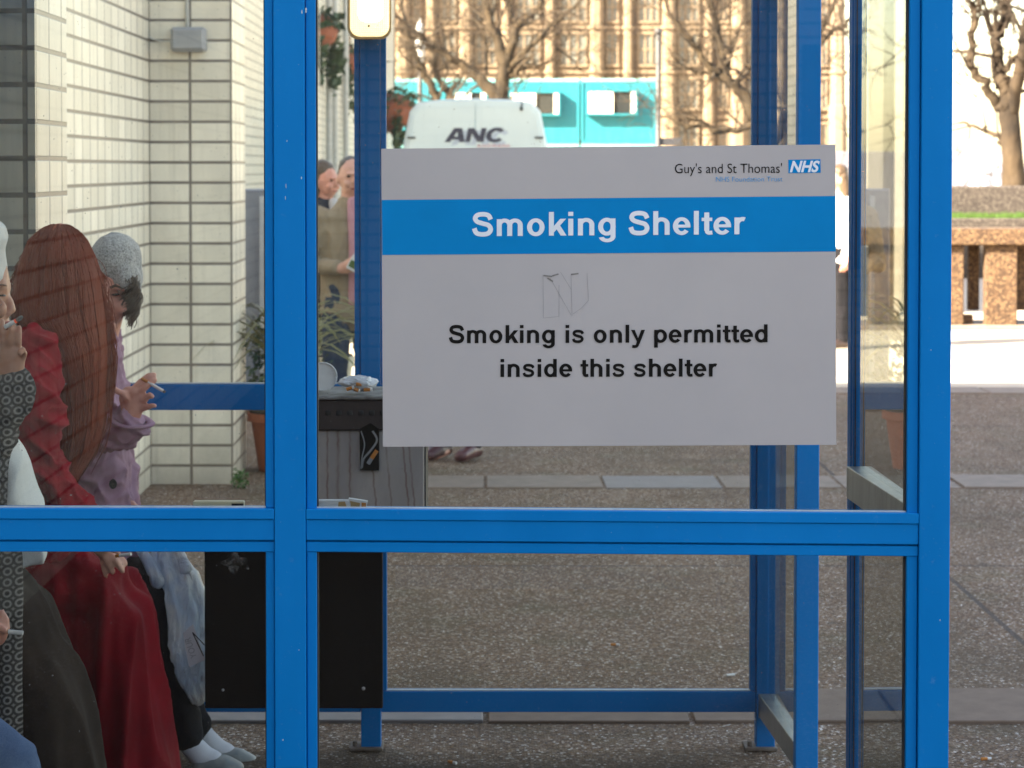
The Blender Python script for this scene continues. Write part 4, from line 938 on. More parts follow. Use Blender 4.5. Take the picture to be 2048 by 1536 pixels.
# ------------------------------------------------------------------ sunlit concrete wall, bench and railings on the right
def agg(name, a, b, c_, scale=55):
    k = NB(name); v = k.pos(); vo = k.n('ShaderNodeTexVoronoi'); vo.inputs['Scale'].default_value = scale; k.l(v, vo.inputs['Vector']); r_ = k.n('ShaderNodeSeparateColor'); k.l(vo.outputs['Color'], r_.inputs[0])
    k.base(k.mix(1.0, k.ramp(r_.outputs[0], [(0, a), (.55, b), (1, c_)]), k.ramp(k.noise(v, 2, 5), [(.3, .75), (.7, 1.05)]), 'MULTIPLY')); k.set(Roughness=.85); k.bump(vo.outputs['Distance'], .5, .006); return k.m
M_agg = agg('brown_exposed_aggregate', (.028, .014, .007), (.085, .045, .02), (.18, .115, .058))
M_agg2 = agg('grey_exposed_aggregate', (.028, .021, .017), (.055, .043, .034), (.10, .083, .066), 40)
YBN = 25.7
bnch = thing('concrete_bench', 'sunlit brown aggregate concrete bench on slab legs in the plaza', 'bench', (P(1980, 660, YBN).x, YBN, 0))
def bxx(u): return P(u, 560, YBN).x
def bzz(v): return P(1970, v, YBN).z
X0, X1 = bxx(1700), bxx(2330)
boxes('top_slab', [(X0, X1, YBN - .08, YBN + .55, bzz(490), bzz(457))], M_agg, bnch, .012)
for a, b in ((1740, 1800), (1850, 1928), (1972, 2035), (2150, 2215)):
    boxes('leg', [(bxx(a), bxx(b), YBN, YBN + .16, .0, bzz(490) - .001)], M_agg, bnch, .01)
for a, b in ((1800, 1850), (1950, 1972), (2050, 2130)):
    boxes('back_panel', [(bxx(a), bxx(b), YBN + .34, YBN + .44, .18, bzz(490) - .001)], M_agg, bnch, .008)
boxes('back_panel', [(bxx(1928.5), bxx(1951), YBN + .1, YBN + .2, .0, bzz(630))], M_agg, bnch, .008)
boxes('base_kerb', [(X0, X1, YBN - .12, YBN + .9, -.02, .05)], M_slab, bnch, .01)
lw = thing('planter_wall', 'long low grey aggregate wall holding a strip of turf behind the bench', 'wall', (12, 38, 0))
YW = 38.0
a = P(1900, 432, YW); b = P(1900, 372, YW)
boxes('wall', [(7.0, 26, YW + 1.2, YW + 1.7, 0, P(1900, 372, YW + 1.2).z)], M_agg2, lw, .03)
boxes('front_kerb', [(7.0, 26, YW - .3, YW, 0, P(1900, 437, YW - .3).z)], M_agg2, lw, .02)
bm = bmesh.new(); z = P(1900, 437, YW - .3).z - .03
box(bm, 7.0, 26, YW + .001, YW + 1.199, 0, z)
rg = random.Random(5)
fin('turf_bed', bm, M_soil, lw)
bm = bmesh.new()
for i in range(5000):
    x, y = rg.uniform(7, 16), rg.uniform(YW + .01, YW + 1.18); h = rg.uniform(.05, .13); w = .012; dx = rg.gauss(0, .03)
    bm.faces.new([bm.verts.new((x - w, y, z)), bm.verts.new((x + w, y, z)), bm.verts.new((x + dx, y + rg.gauss(0, .02), z + h))])
tag(fin('turf', bm, M_grass), kind='stuff'); bpy.data.objects['turf'].name = 'grass'
YR = 62; rl = thing('river_railing', 'hazy blue grey railing of upright bars along the river', 'railing', (18, YR, 0))
M_rail = simple('blue_grey_rail', (.16, .18, .24), (.2, .22, .28), .5)
zt_, zb_ = P(1950, 302, YR).z, P(1950, 362, YR).z
bm = bmesh.new()
for i in range(46): box(bm, 11 + i * .16, 11.05 + i * .16, YR, YR + .05, .4, zt_ - .06)
o = fin('upright_bars', bm, M_rail, rl); tag(o, kind='stuff')
boxes('top_bar', [(10.9, 18.5, YR - .02, YR + .07, zt_ - .059, zt_)], M_rail, rl, .01); boxes('plinth', [(10.9, 18.5, YR - .1, YR + .2, 0, .399)], M_slab, rl, .02)
YQ = 70; dk = thing('domed_kiosk', 'pale blue grey kiosk with a domed roof beyond the railing', 'kiosk', (P(1962, 350, YQ).x, YQ, 0))
c = P(1962, 300, YQ); M_kiosk = simple('pale_blue_grey', (.42, .46, .55), (.36, .40, .48), .6)
bm = bmesh.new(); loft(bm, [(c.x, YQ, 0), (c.x, YQ, c.z)], [.36] * 2, n=20, ref=(1, 0, 0), round_ends=False); fin('drum', bm, M_kiosk, dk, angle=40)
bm = bmesh.new(); ball(bm, (c.x, YQ, c.z + .001), (.40, .40, .42), sub=3); loft(bm, [(c.x, YQ, c.z + .38), (c.x, YQ, c.z + .62)], [.05, .02], n=8, ref=(1, 0, 0)); fin('dome', bm, M_kiosk, dk, True)
wl = thing('river_wall', 'dark low wall left of the domed kiosk beside the river', 'wall', (15, 66, 0))
boxes('wall', [(8, P(1938, 330, 66).x, 66, 66.5, 0, P(1930, 303, 66).z)], simple('dusky_stone', (.13, .125, .15), (.18, .17, .2), .9), wl, .03)
# ------------------------------------------------------------------ people
M_skin = skin('warm_skin', (.66, .33, .245), (.56, .245, .175)); M_skin2 = skin('brown_skin', (.50, .255, .165), (.40, .185, .115))
M_skin3 = skin('pale_skin', (.66, .37, .28), (.58, .30, .22))
M_eye = simple('dark_eye', (.015, .01, .009), (.02, .014, .012), .2); M_brow = simple('dark_brow', (.045, .025, .016), (.06, .035, .02), .9)
M_lip = skin('lip', (.30, .085, .07), (.26, .07, .06))
def hairmat(name, a, b, c):
    k = NB(name); v = k.obj(); f = k.noise(k.scale(v, (55, 55, 2.2)), 1.6, 5, .7); g = k.noise(k.scale(v, (14, 14, 1)), 1.3, 4)
    k.base(k.mix(k.ramp(g, [(.35, 0.0), (.65, .8)]), k.ramp(f, [(.3, a), (.7, b)]), c)); k.set(Roughness=.42, Specular_IOR_Level=.45); k.bump(f, .4, .003); return k.m
M_red_hair = hairmat('auburn_hair', (.24, .046, .018), (.62, .14, .042), (.34, .07, .024)); M_dk_hair = hairmat('dark_brown_hair', (.05, .032, .02), (.13, .085, .05), (.08, .05, .03))
M_gr_hair = hairmat('greying_hair', (.06, .05, .045), (.13, .115, .105), (.05, .04, .035))
def tubes(name, paths, mt, par, n=4):
    bm = bmesh.new()
    for q in paths:
        n0 = len(bm.faces); loft(bm, q[0], q[1], n=n, ref=(.31, .9, .3), round_ends=False)
        if len(q) > 2:
            bm.faces.ensure_lookup_table()
            for f in bm.faces[n0:]: f.material_index = q[2]
    return fin(name, bm, mt, par, True)
def finger(bm, Y, pts, r):
    s = sc(Y); q = [P(p[0], p[1], Y + (p[2] if len(p) > 2 else 0)) for p in pts]; n = len(q)
    loft(bm, q, [r * (1 - .22 * i / (n - 1)) / s for i in range(n)], n=10)
def lv(table, v):
    for (v0, a0, b0), (v1, a1, b1) in zip(table, table[1:]):
        if v0 <= v <= v1: t = (v - v0) / (v1 - v0); return a0 + (a1 - a0) * t, b0 + (b1 - b0) * t
    return table[-1][1], table[-1][2]
# ---- the woman with the long auburn hair
YR_ = 6.35
pr = thing('person', 'seated woman in a red coat whose long auburn hair hides her face', 'person', P(60, 1600, YR_))
bm = bmesh.new()
ball(bm, P(122, 552, YR_), (.083, .086, .112)); ball(bm, P(146, 585, YR_), (.062, .062, .08))
finger(bm, YR_, [(184, 572, 0), (196, 592, 0), (188, 602, 0)], 9)                               # nose under the hair
pl(bm, YR_, [(110, 610, 34, .045), (85, 690, 36, .05), (66, 760, 62, .11), (55, 900, 62, .11), (40, 1080, 80, .14)])
for dy in (-.065, .065): pl(bm, YR_, [(10, 1135, 44, .06, dy * .7), (140, 1165, 40, .055, dy), (212, 1200, 34, .05, dy), (226, 1300, 34, .046, dy), (262, 1480, 28, .04, dy), (268, 1590, 24, .035, dy), (330, 1625, 20, .035, dy)])
for dy in (-.19, .19):
    pl(bm, YR_, [(72, 700, 20, .03, dy * .7), (82, 840, 18, .026, dy * .9), (82, 935, 18, .026, dy * .95), (138, 1002, 17, .024, dy), (190, 1080, 17, .024, dy * .9), (208, 1102, 18, .016, dy * .9)])
hy = -.172
for f in ([(206, 1104, hy), (214, 1122, hy - .01), (226, 1146, hy)], [(214, 1103, hy), (230, 1118, hy - .01), (246, 1144, hy)], [(204, 1108, hy + .02), (207, 1130, hy + .01), (212, 1152, hy + .01)], [(216, 1098, hy + .02), (236, 1108, hy + .01), (252, 1128, hy + .01)], [(200, 1096, hy - .01), (216, 1096, hy - .03), (236, 1104, hy - .03)]): finger(bm, YR_, f, 7.5)
organic('body', bm, M_skin3, pr, .0055, 3)
M_redc = cloth('red_wool', (.30, .009, .020), (.20, .005, .012), 380, .95, .4, 6); M_redv = cloth('deep_red_velvet', (.21, .002, .010), (.10, .001, .005), 500, .8, .3, 5)
bm = bmesh.new()
pl(bm, YR_, [(88, 652, 34, .07), (74, 700, 50, .15), (62, 800, 62, .165), (56, 940, 80, .18), (62, 1050, 104, .20), (70, 1095, 108, .2)])
for dy in (-.19, .19): pl(bm, YR_, [(72, 690, 38, .065, dy * .75), (84, 830, 36, .06, dy), (82, 935, 42, .062, dy), (128, 992, 36, .055, dy), (168, 1045, 27, .045, dy)])
organic('coat', bm, M_redc, pr, .006, 3, creases(.020, 9, 9, 7, 1))
bm = bmesh.new()
pl(bm, YR_, [(10, 1120, 84, .2), (120, 1150, 82, .2), (222, 1186, 60, .19), (232, 1215, 62, .19), (222, 1300, 86, .19), (240, 1400, 88, .2), (255, 1500, 88, .21), (262, 1610, 96, .23)])
pl(bm, YR_, [(140, 1190, 60, .17), (172, 1290, 84, .18), (200, 1420, 90, .18), (215, 1600, 96, .2)])
organic('skirt', bm, M_redv, pr, .009, 4, folds(.034, 15, 7, 1.0, 2, .12))
HT = [(446.5, 119, 121), (449, 104, 136), (454, 90, 148), (464, 75, 160), (480, 58, 174), (520, 42, 193), (560, 31, 206), (600, 24, 212), (632, 28, 216), (665, 64, 219), (700, 88, 221), (750, 103, 219), (800, 108, 214), (850, 110, 210), (900, 110, 196), (945, 112, 168), (975, 116, 146), (990, 120, 140)]
def hp(t, v, out=1.0):
    a, b = lv(HT, v); ang = math.pi * (1 - t); D = .105 * min(1, math.sqrt(max(0.02, (v - 446) / 75))) * (1 if v < 640 else max(.45, 1 - (v - 640) / 620))
    return P(lerp(a, b, .5 + .5 * -math.cos(ang)), v, YR_ - .01) + Vector((0, -D * math.sin(ang) * out, 0))
bm = bmesh.new(); prev = None
for j in range(46):
    v = 446.5 + (900 - 446.5) * (j / 45) ** 1.5; ring = []
    for i in range(28):
        t = i / 27; p = hp(t, v, .96); ring.append(p)
    for i in range(28): ring.append(hp(1 - (i + .5) / 28, v, -.85))
    ring = [bm.verts.new(lerp(p, P(sum(lv(HT, v)) / 2 - 4, v, YR_), .035 + max(0, (v - 640) / 420) ** 1.3)) for p in ring]
    if prev: [bm.faces.new((prev[i], prev[(i + 1) % 56], ring[(i + 1) % 56], ring[i])) for i in range(56)]
    else: bm.faces.new(ring)
    prev = ring
bm.faces.new(prev[::-1]); bmesh.ops.recalc_face_normals(bm, faces=bm.faces); fin('hair', bm, M_red_hair, pr, True)
HM = [simple('auburn_strand', c_, tuple(x * .7 for x in c_), .45, 6, 0, spec=.15) for c_ in ((.22, .042, .016), (.62, .125, .035), (.95, .26, .065), (1.0, .50, .15))]
rg = random.Random(21); paths = []
for cl in range(260):                      # locks: strands that share a course
    t0 = rg.random(); back = rg.random() < .18; vend = rg.uniform(800, 992) if rg.random() < .6 else rg.uniform(560, 900); vs = rg.uniform(448, 466) if rg.random() < .7 else rg.uniform(470, 600)
    ph, am, dr, lift = rg.uniform(0, 6), rg.uniform(.004, .036), rg.uniform(.0, .38), rg.uniform(-.02, .10)
    bright = .5 + 1.1 * noise.noise(Vector((t0 * 9, 2.2, 0))) + .7 * (t0 - .5) + rg.gauss(0, .30)
    for st in range(rg.randint(5, 12)):
        ts = t0 + rg.gauss(0, .010); ve = vend + rg.gauss(0, 26); m = 12; pts = []; ph2 = rg.uniform(0, 6); spread = rg.gauss(0, .012)
        for j in range(m):
            f = j / (m - 1); v = vs + (ve - vs) * f; tt = lerp(ts, .25 + .5 * ts if ts < .85 else ts, f * dr) + am * math.sin(f * 7 + ph) * f + spread * f * f * 2 + .004 * math.sin(f * 15 + ph2)
            q = hp(min(1.03, max(-.03, tt)), min(v, 984), -.88 if back else 1.02 + lift + rg.uniform(-.01, .02)); pts.append(q)
        r0 = rg.uniform(.0008, .0023); mi = min(3, max(0, int((bright + rg.gauss(0, .12)) * 3))); paths.append((pts, [r0 * (1 if j < m - 2 else .5) for j in range(m)], mi))
for i in range(260):      # loose flyaway strands
    right = rg.random() < .6; u0 = rg.uniform(200, 224) if right else rg.uniform(24, 60); v0 = rg.uniform(470, 700) if right else rg.uniform(490, 640); a_, b_ = lv(HT, min(v0, 900)); u0 = b_ - 8 if right else a_ + 6
    off_ = rg.uniform(-5, 12); pts = []; sg2 = 1 if right else -1; L = rg.uniform(60, 260) if right else rg.uniform(30, 90)
    for j in range(9):
        f = j / 8; a2, b2 = lv(HT, min(v0 + f * L, 940)); base_u = b2 if right else a2
        pts.append(P(lerp(u0, base_u + sg2 * (off_ + rg.uniform(-.8, .8)), min(1, f * 1.6)) + 4 * math.sin(f * 5 + i), v0 + f * L, YR_ - .04 * math.sin(i)))
    paths.append((pts, [.0010] * 7 + [.0007, .0004], rg.choice((1, 2, 2, 3))))
tubes('hair_strands', paths, HM, pr)
cg = cigarette('cigarette', P(232, 1112, YR_ - .2), P(262, 1108, YR_ - .22), .0042, 'white cigarette between fingers resting on the red skirt', 'cigarette', .25, False)
# ---- the woman in the lavender jacket and grey hat
YL_ = 6.92
pv = thing('person', 'seated woman in a lavender jacket and grey knit hat holding up a cigarette', 'person', P(200, 1530, YL_))
bm = bmesh.new()
ball(bm, P(220, 558, YL_), (.071, .092, .105)); ball(bm, P(219, 602, YL_ - .022), (.056, .066, .068))
loft(bm, [P(212, 572, YL_ - .088), P(208, 590, YL_ - .106), P(206, 606, YL_ - .118)], [.009, .011, .015], n=10)   # nose
loft(bm, [P(220, 577, YL_ - .092), P(233, 573, YL_ - .094), P(247, 580, YL_ - .082)], [.007, .009, .006], n=8)         # brow ridge
ball(bm, P(240, 612, YL_ - .066), (.026, .02, .02)); ball(bm, P(214, 632, YL_ - .088), (.02, .012, .007)); ball(bm, P(216, 652, YL_ - .075), (.022, .018, .018))
pl(bm, YL_, [(216, 625, 32, .045), (198, 690, 34, .05), (192, 760, 52, .1), (196, 900, 54, .11), (206, 1100, 60, .13)])
for dy in (-.1, .1): pl(bm, YL_, [(190, 1130, 40, .065, dy * .8), (285, 1168, 36, .058, dy), (300, 1195, 34, .052, dy), (325, 1300, 32, .05, dy), (368 + dy * 60, 1440, 18, .026, dy), (372 + dy * 100, 1468 - dy * 60, 15, .022, dy)])
pl(bm, YL_, [(188, 722, 24, .036, -.14), (205, 830, 24, .034, -.19), (228, 874, 22, .032, -.21), (258, 846, 20, .024, -.25), (263, 826, 20, .017, -.255), (266, 800, 29, .0145, -.26), (270, 782, 24, .013, -.265)])
hh = -.262
for pts, r_ in (([(262, 784, hh), (282, 764, hh), (299, 751, hh), (309, 750, hh + .004)], 7.6), ([(272, 786, hh - .004), (286, 779, hh - .008), (300, 767, hh - .008), (310, 760, hh - .004)], 7.2), ([(280, 800, hh - .002), (290, 799, hh - .012), (300, 789, hh - .02), (304, 793, hh - .024)], 7), ([(282, 818, hh), (294, 815, hh - .01), (305, 811, hh - .014), (310, 812, hh - .014)], 6.2), ([(254, 800, hh - .008), (246, 787, hh - .018), (234, 782, hh - .024), (224, 775, hh - .024)], 7.6)): finger(bm, YL_, pts, r_)
pl(bm, YL_, [(185, 730, 24, .036, .15), (190, 880, 24, .034, .16), (215, 968, 20, .03, .05), (250, 1004, 15, .022, -.08), (266, 1022, 15, .014, -.1), (280, 1040, 12, .011, -.1)])
organic('body', bm, M_skin, pv, .004, 2)
for name, c, r in (('eye', P(231, 589, YL_ - .0905), (.0115, .006, .0038)),):
    bm = bmesh.new(); ball(bm, c, r); fin(name, bm, M_eye, pv, True)
bm = bmesh.new(); loft(bm, [P(221, 575, YL_ - .100), P(231, 571, YL_ - .102), P(246, 577, YL_ - .092)], [.002, .0025, .0015], [.0035, .0045, .002], n=8); fin('eyebrow', bm, M_brow, pv, True)
bm = bmesh.new(); ball(bm, P(213, 632, YL_ - .097), (.016, .006, .0055)); fin('lips', bm, M_lip, pv, True)
k = NB('lavender_cotton'); v = k.obj(); f = k.noise(v, 7, 5); w = k.noise(v, 600, 2); k.base(k.mix(k.ramp(w, [(.4, 0.0), (.7, .25)]), k.ramp(f, [(.35, (.43, .26, .345)), (.68, (.31, .175, .24))]), (.22, .12, .17))); k.set(Roughness=.85, Specular_IOR_Level=.2); k.bump(w, .3, .0015); M_lav = k.m
bm = bmesh.new()
pl(bm, YL_, [(202, 664, 30, .07), (196, 705, 44, .15), (192, 790, 60, .16), (196, 900, 66, .165), (206, 1010, 74, .18), (216, 1110, 74, .19), (222, 1140, 70, .19)])
pl(bm, YL_, [(186, 712, 36, .06, -.13), (205, 826, 38, .056, -.19), (226, 874, 38, .054, -.215), (247, 860, 36, .05, -.235), (262, 848, 36, .046, -.245)])
pl(bm, YL_, [(184, 720, 34, .058, .14), (190, 880, 36, .056, .16), (222, 975, 32, .05, .04), (246, 998, 24, .04, -.06)])
organic('jacket', bm, M_lav, pv, .0055, 3, creases(.017, 10, 10, 7, 5))
bm = bmesh.new(); loft(bm, [P(196, 664, YL_ - .075), P(218, 672, YL_ - .085), P(232, 684, YL_ - .06)], [.006] * 3, [.02, .024, .012], n=10); fin('collar', bm, M_lav, pv, True)
bm = bmesh.new(); rng_ = [P(262 + 39 * math.cos(a) + 3 * math.sin(3 * a), 842 + 13 * math.sin(a) - .30 * 39 * -math.cos(a) * .25, YL_ - .245 - .045 * math.sin(a)) for a in [i * 2 * math.pi / 28 for i in range(29)]]
loft(bm, rng_, [.0055] * 29, [.012] * 29, ref=(0, 0, 1), n=8, round_ends=False); fin('cuff', bm, M_lav, pv, True)
bm = bmesh.new(); ball(bm, P(226, 968, YL_ - .205), (.011, .005, .014)); fin('button', bm, M_black, pv, True)
M_blk = cloth('black_cotton', (.014, .013, .016), (.008, .008, .010), 420, .9, .3)
bm = bmesh.new()
for dy, du, dvv in ((-.1, 0, 0), (.1, 16, -6)): pl(bm, YL_, [(185, 1135, 52, .11, dy * .7), (272, 1162, 46, .09, dy), (296, 1190, 45, .082, dy), (318, 1290, 47, .075, dy), (346 + du * .6, 1380, 44, .07, dy), (374 + du, 1470 + dvv, 36, .06, dy)])
organic('trousers', bm, M_blk, pv, .009, 3, creases(.006, 9, 9, 6, 7))
M_sock = cloth('white_sock', (.62, .64, .72), (.54, .56, .64), 700, .9, .3)
M_shoe = simple('worn_grey_slipper', (.14, .17, .19), (.26, .25, .23), .55, 22, .15, 90, .002)
for dy, du, dvv in ((-.1, 0, 0), (.1, 26, -14)):
    bm = bmesh.new(); pl(bm, YL_ + dy, [(366 + du, 1466 + dvv, 23, .034), (384 + du, 1492 + dvv, 24, .036), (408 + du, 1516 + dvv, 25, .038), (430 + du, 1524 + dvv, 22, .038)]); organic('sock', bm, M_sock, pv, .005, 2)
    bm = bmesh.new(); pl(bm, YL_ + dy, [(398 + du, 1530 + dvv, 18, .042), (424 + du, 1526 + dvv, 21, .045), (452 + du, 1530 + dvv, 19, .046), (478 + du, 1536 + dvv, 12, .034)]); organic('shoe', bm, M_shoe, pv, .005, 2)
k = NB('grey_marl_knit'); v = k.obj(); f = k.noise(v, 210, 3, .75); g = k.noise(v, 30, 3); k.base(k.mix(k.ramp(g, [(.35, 0.0), (.7, .25)]), k.ramp(f, [(.38, (.13, .125, .12)), (.60, (.52, .505, .48))]), (.62, .60, .57))); k.set(Roughness=.95, Sheen_Weight=.5); k.bump(f, .8, .004); M_hat = k.m
bm = bmesh.new()
ball(bm, P(231, 523, YL_ + .012), (53 / 719, .112, 58 / 719), sub=3); ball(bm, P(253, 551, YL_ + .01), (31 / 719, .112, 52 / 719), sub=3)
organic('hat', bm, M_hat, pv, .006, 5, folds(.004, 20, 20, 14, 3))
paths = []; rg = random.Random(4)
for i in range(300):
    t = rg.random(); u, v = lerp(269, 281, t) + rg.uniform(-3, 3), lerp(552, 592, t) + rg.uniform(-6, 8); y = YL_ - rg.uniform(-.02, .098 - .03 * t); L = rg.uniform(28, 66); pts = []; ph = rg.uniform(0, 6)
    for j in range(7):
        f = j / 6; pts.append(P(u - f * (3 + t * 6) + 4 * math.sin(f * 8 + ph) - 17 * f * f * (1.5 - t), v + L * f, y + .008 * math.cos(f * 7 + ph)))
    paths.append((pts, [.0014] * 6 + [.0006]))
for i in range(10):
    t = rg.random(); u, v = lerp(240, 262, t), lerp(540, 560, t); y = YL_ - .094 + .03 * abs(t - .45); paths.append(([P(u, v, y), P(u + 3, v + rg.uniform(6, 14), y - .003), P(u + rg.uniform(3, 8), v + rg.uniform(14, 22), y + .002)], [.0013, .0011, .0006]))
tubes('hair', paths, M_dk_hair, pv)
cigarette('cigarette', P(283, 757, YL_ + hh - .006), P(326.5, 782, YL_ + hh - .02), .0042, 'white cigarette held up in the fingers of the woman in lavender', 'cigarette', .3, True)
# plastic bag
YBG = 6.82
k = NB('thin_white_polythene'); v = k.obj(); f = k.noise(k.scale(v, (16, 16, 2.5)), 1.6, 5, .65, .6); g = k.noise(v, 5, 3)
k.base(k.mix(k.ramp(g, [(.50, 0.0), (.62, .75)]), k.ramp(f, [(.36, (.62, .66, .72)), (.5, (.99, .99, .98))]), (.42, .58, .84))); k.set(Roughness=.3, Alpha=k.ramp(f, [(.3, .84), (.62, 1.0)])); k.bump(f, 1.0, .03)
tl = k.n('ShaderNodeBsdfTranslucent'); tl.inputs[0].default_value = (.7, .75, .82, 1); mx = k.n('ShaderNodeMixShader'); mx.inputs[0].default_value = .3; k.l(k.p.outputs[0], mx.inputs[1]); k.l(tl.outputs[0], mx.inputs[2]); k.l(mx.outputs[0], k.out.inputs[0]); M_poly = k.m
pbg = thing('plastic_bag', 'translucent white plastic carrier bag with faint blue print hanging by the black trousers', 'bag', P(375, 1395, YBG))
bm = bmesh.new(); pl(bm, YBG, [(330, 1110, 36, .03), (346, 1160, 50, .05), (362, 1215, 57, .07), (374, 1290, 58, .085), (384, 1350, 48, .08), (392, 1390, 28, .055)], n=72, dense=6)
for w in bm.verts:
    q = w.co; w.co += Vector((.009 * noise.noise(Vector((q.x * 45, q.y * 45, q.z * 6))), .026 * (.6 - abs(noise.noise(Vector((q.x * 30 + q.z * 8, 3, q.z * 5))))) + .012 * noise.noise(Vector((q.x * 90, 9, q.z * 40))), 0))
fin('bag_body', bm, M_poly, pbg, True)
bm = bmesh.new(); loft(bm, [P(276, 1092, YBG - .02), P(296, 1122, YBG - .03), P(316, 1165, YBG - .05)], [.006, .01, .02], [.012, .016, .02], n=12); fin('handle', bm, M_poly, pbg, True); bm = bmesh.new(); loft(bm, [P(330, 1092, YBG + .02), P(356, 1112, YBG), P(372, 1140, YBG - .02)], [.006, .01, .015], [.012, .02, .02], n=12); fin('handle', bm, M_poly, pbg, True)
def text_rot(name, body, c, ang, h, Y, mt, par, wide=1.0):
    me = text_mesh(body, -.012); s_ = h / .7 / sc(Y); xs = [v.co.x for v in me.vertices]; xm = (min(xs) + max(xs)) / 2; o = P(c[0], c[1], Y); ca, sa = math.cos(ang), math.sin(ang)
    for v in me.vertices:
        x, y = (v.co.x - xm) * s_ * wide, (v.co.y - .35) * s_; v.co = o + Vector((x * ca - y * sa, 0, x * sa + y * ca))
    return link(name, me, mt, par)
yt = YBG - .105
bm = bmesh.new(); quad(bm, [(366, 1266), (386, 1248), (410, 1320), (378, 1334)], yt + .0005, .001); bmesh.ops.recalc_face_normals(bm, faces=bm.faces); fin('label', bm, simple('pale_label', (.62, .62, .66), (.55, .55, .6), .5), pbg)
text_rot('lettering', 'YOUR', (381, 1296), R(108), 13, yt - .001, M_smoke, pbg, .85)
bm = bmesh.new(); sline(bm, [(407, 1312), (385, 1265), (409, 1290)], 2, yt - .001); fin('printed_mark', bm, M_black, pbg)
# ---- the woman in the white headscarf at the very edge
YH = 5.75
ph = thing('person', 'woman in a white headscarf and patterned grey coat smoking at the left edge', 'person', P(-20, 1780, YH))
bm = bmesh.new()
ball(bm, P(-50, 575, YH), (.083, .080, .112)); ball(bm, P(-26, 630, YH), (.052, .058, .07)); ball(bm, P(-6, 690, YH), (.022, .024, .02))
loft(bm, [P(12, 588, YH), P(19, 605, YH), P(22, 620, YH)], [.010, .013, .017], [.008, .010, .0115], n=10)
ball(bm, P(14, 627, YH - .012), (.011, .009, .009)); ball(bm, P(6, 573, YH - .015), (.011, .03, .012)); ball(bm, P(0, 618, YH - .046), (.016, .016, .022))
ball(bm, P(13, 646, YH), (.009, .022, .008)); ball(bm, P(11, 661, YH), (.009, .02, .009))
pl(bm, YH, [(-55, 660, 40, .05), (-75, 760, 44, .055), (-90, 850, 75, .12), (-95, 1000, 75, .12), (-100, 1180, 90, .14)])
for dy in (-.06, .06): pl(bm, YH, [(-90, 1195, 44, .06, dy), (0, 1235, 40, .055, dy), (42, 1300, 36, .05, dy), (90, 1500, 34, .045, dy), (105, 1700, 26, .035, dy), (190, 1760, 22, .04, dy)])
pl(bm, YH, [(-100, 830, 32, .042, -.16), (-110, 940, 34, .042, -.17), (-30, 850, 28, .034, -.18), (18, 775, 22, .024, -.18), (22, 745, 25, .016, -.18), (24, 712, 27, .0145, -.18), (26, 698, 25, .013, -.18)])
hq = -.18
for pts, r_ in (([(8, 704, hq), (6, 680, hq - .008), (5, 655, hq - .006), (4, 642, hq)], 7.4), ([(20, 702, hq), (19, 680, hq - .012), (22, 660, hq - .012), (24, 647, hq - .004)], 7.6), ([(36, 702, hq + .004), (37, 684, hq - .008), (38, 666, hq - .008), (38, 655, hq - .002)], 7.2), ([(43, 720, hq + .002), (48, 706, hq - .008), (46, 699, hq - .024), (40, 706, hq - .03)], 8.0), ([(4, 735, hq + .02), (-4, 705, hq + .03), (2, 672, hq + .034)], 9.5)): finger(bm, YH, pts, r_)
organic('body', bm, M_skin2, ph, .0036, 1)
bm = bmesh.new(); ball(bm, P(5.5, 591, YH - .044), (.007, .011, .0026)); ball(bm, P(2, 591, YH - .055), (.009, .006, .0024)); fin('eye', bm, M_eye, ph, True)
bm = bmesh.new(); loft(bm, [P(12, 571, YH - .03), P(4, 569, YH - .055), P(-8, 572, YH - .07)], [.003] * 3, [.0018] * 3, n=8); fin('eyebrow', bm, simple('soft_brow', (.16, .085, .055), (.12, .06, .04), .9), ph, True)
bm = bmesh.new(); ball(bm, P(15, 646, YH - .004), (.0085, .02, .0055)); ball(bm, P(13.5, 655, YH - .004), (.0085, .018, .006)); fin('lips', bm, M_lip, ph, True)
M_whc = cloth('white_jersey', (.74, .73, .69), (.66, .65, .61), 500, .9, .2)
bm = bmesh.new(); pl(bm, YH, [(-26, 474, 46, .075), (-56, 512, 84, .108), (-84, 560, 84, .112), (-104, 640, 74, .108), (-96, 730, 62, .1), (-88, 800, 84, .13)])
organic('headscarf', bm, M_whc, ph, .007, 3, folds(.004, 12, 12, 9, 9))
k = NB('ring_patterned_wool'); v = k.obj(); fr = k.n('ShaderNodeVectorMath', operation='FRACTION'); sv = k.n('ShaderNodeVectorMath', operation='MULTIPLY'); k.l(v, sv.inputs[0]); sv.inputs[1].default_value = (42, 0, 42); k.l(sv.outputs[0], fr.inputs[0])
sb = k.n('ShaderNodeVectorMath', operation='SUBTRACT'); k.l(fr.outputs[0], sb.inputs[0]); sb.inputs[1].default_value = (.5, 0, .5); ln_ = k.n('ShaderNodeVectorMath', operation='LENGTH'); k.l(sb.outputs[0], ln_.inputs[0])
ring = k.ramp(ln_.outputs['Value'], [(0, .05), (.16, .1), (.24, .9), (.33, .95), (.42, .15), (.55, .1), (.64, .8)]); w = k.noise(v, 420, 2)
k.base(k.mix(k.math('MULTIPLY', ring, k.ramp(w, [(.3, .55), (.7, 1.0)])), (.018, .015, .014), (.30, .28, .26))); k.set(Roughness=.95, Specular_IOR_Level=.15); k.bump(w, .4, .002); M_pat = k.m
bm = bmesh.new()
pl(bm, YH, [(-108, 830, 44, .07, -.16), (-112, 930, 66, .075, -.17), (-40, 868, 68, .07, -.18), (8, 805, 52, .055, -.18), (34, 776, 44, .046, -.18)])
organic('sleeve', bm, M_pat, ph, .007, 2, creases(.010, 9, 9, 7, 4))
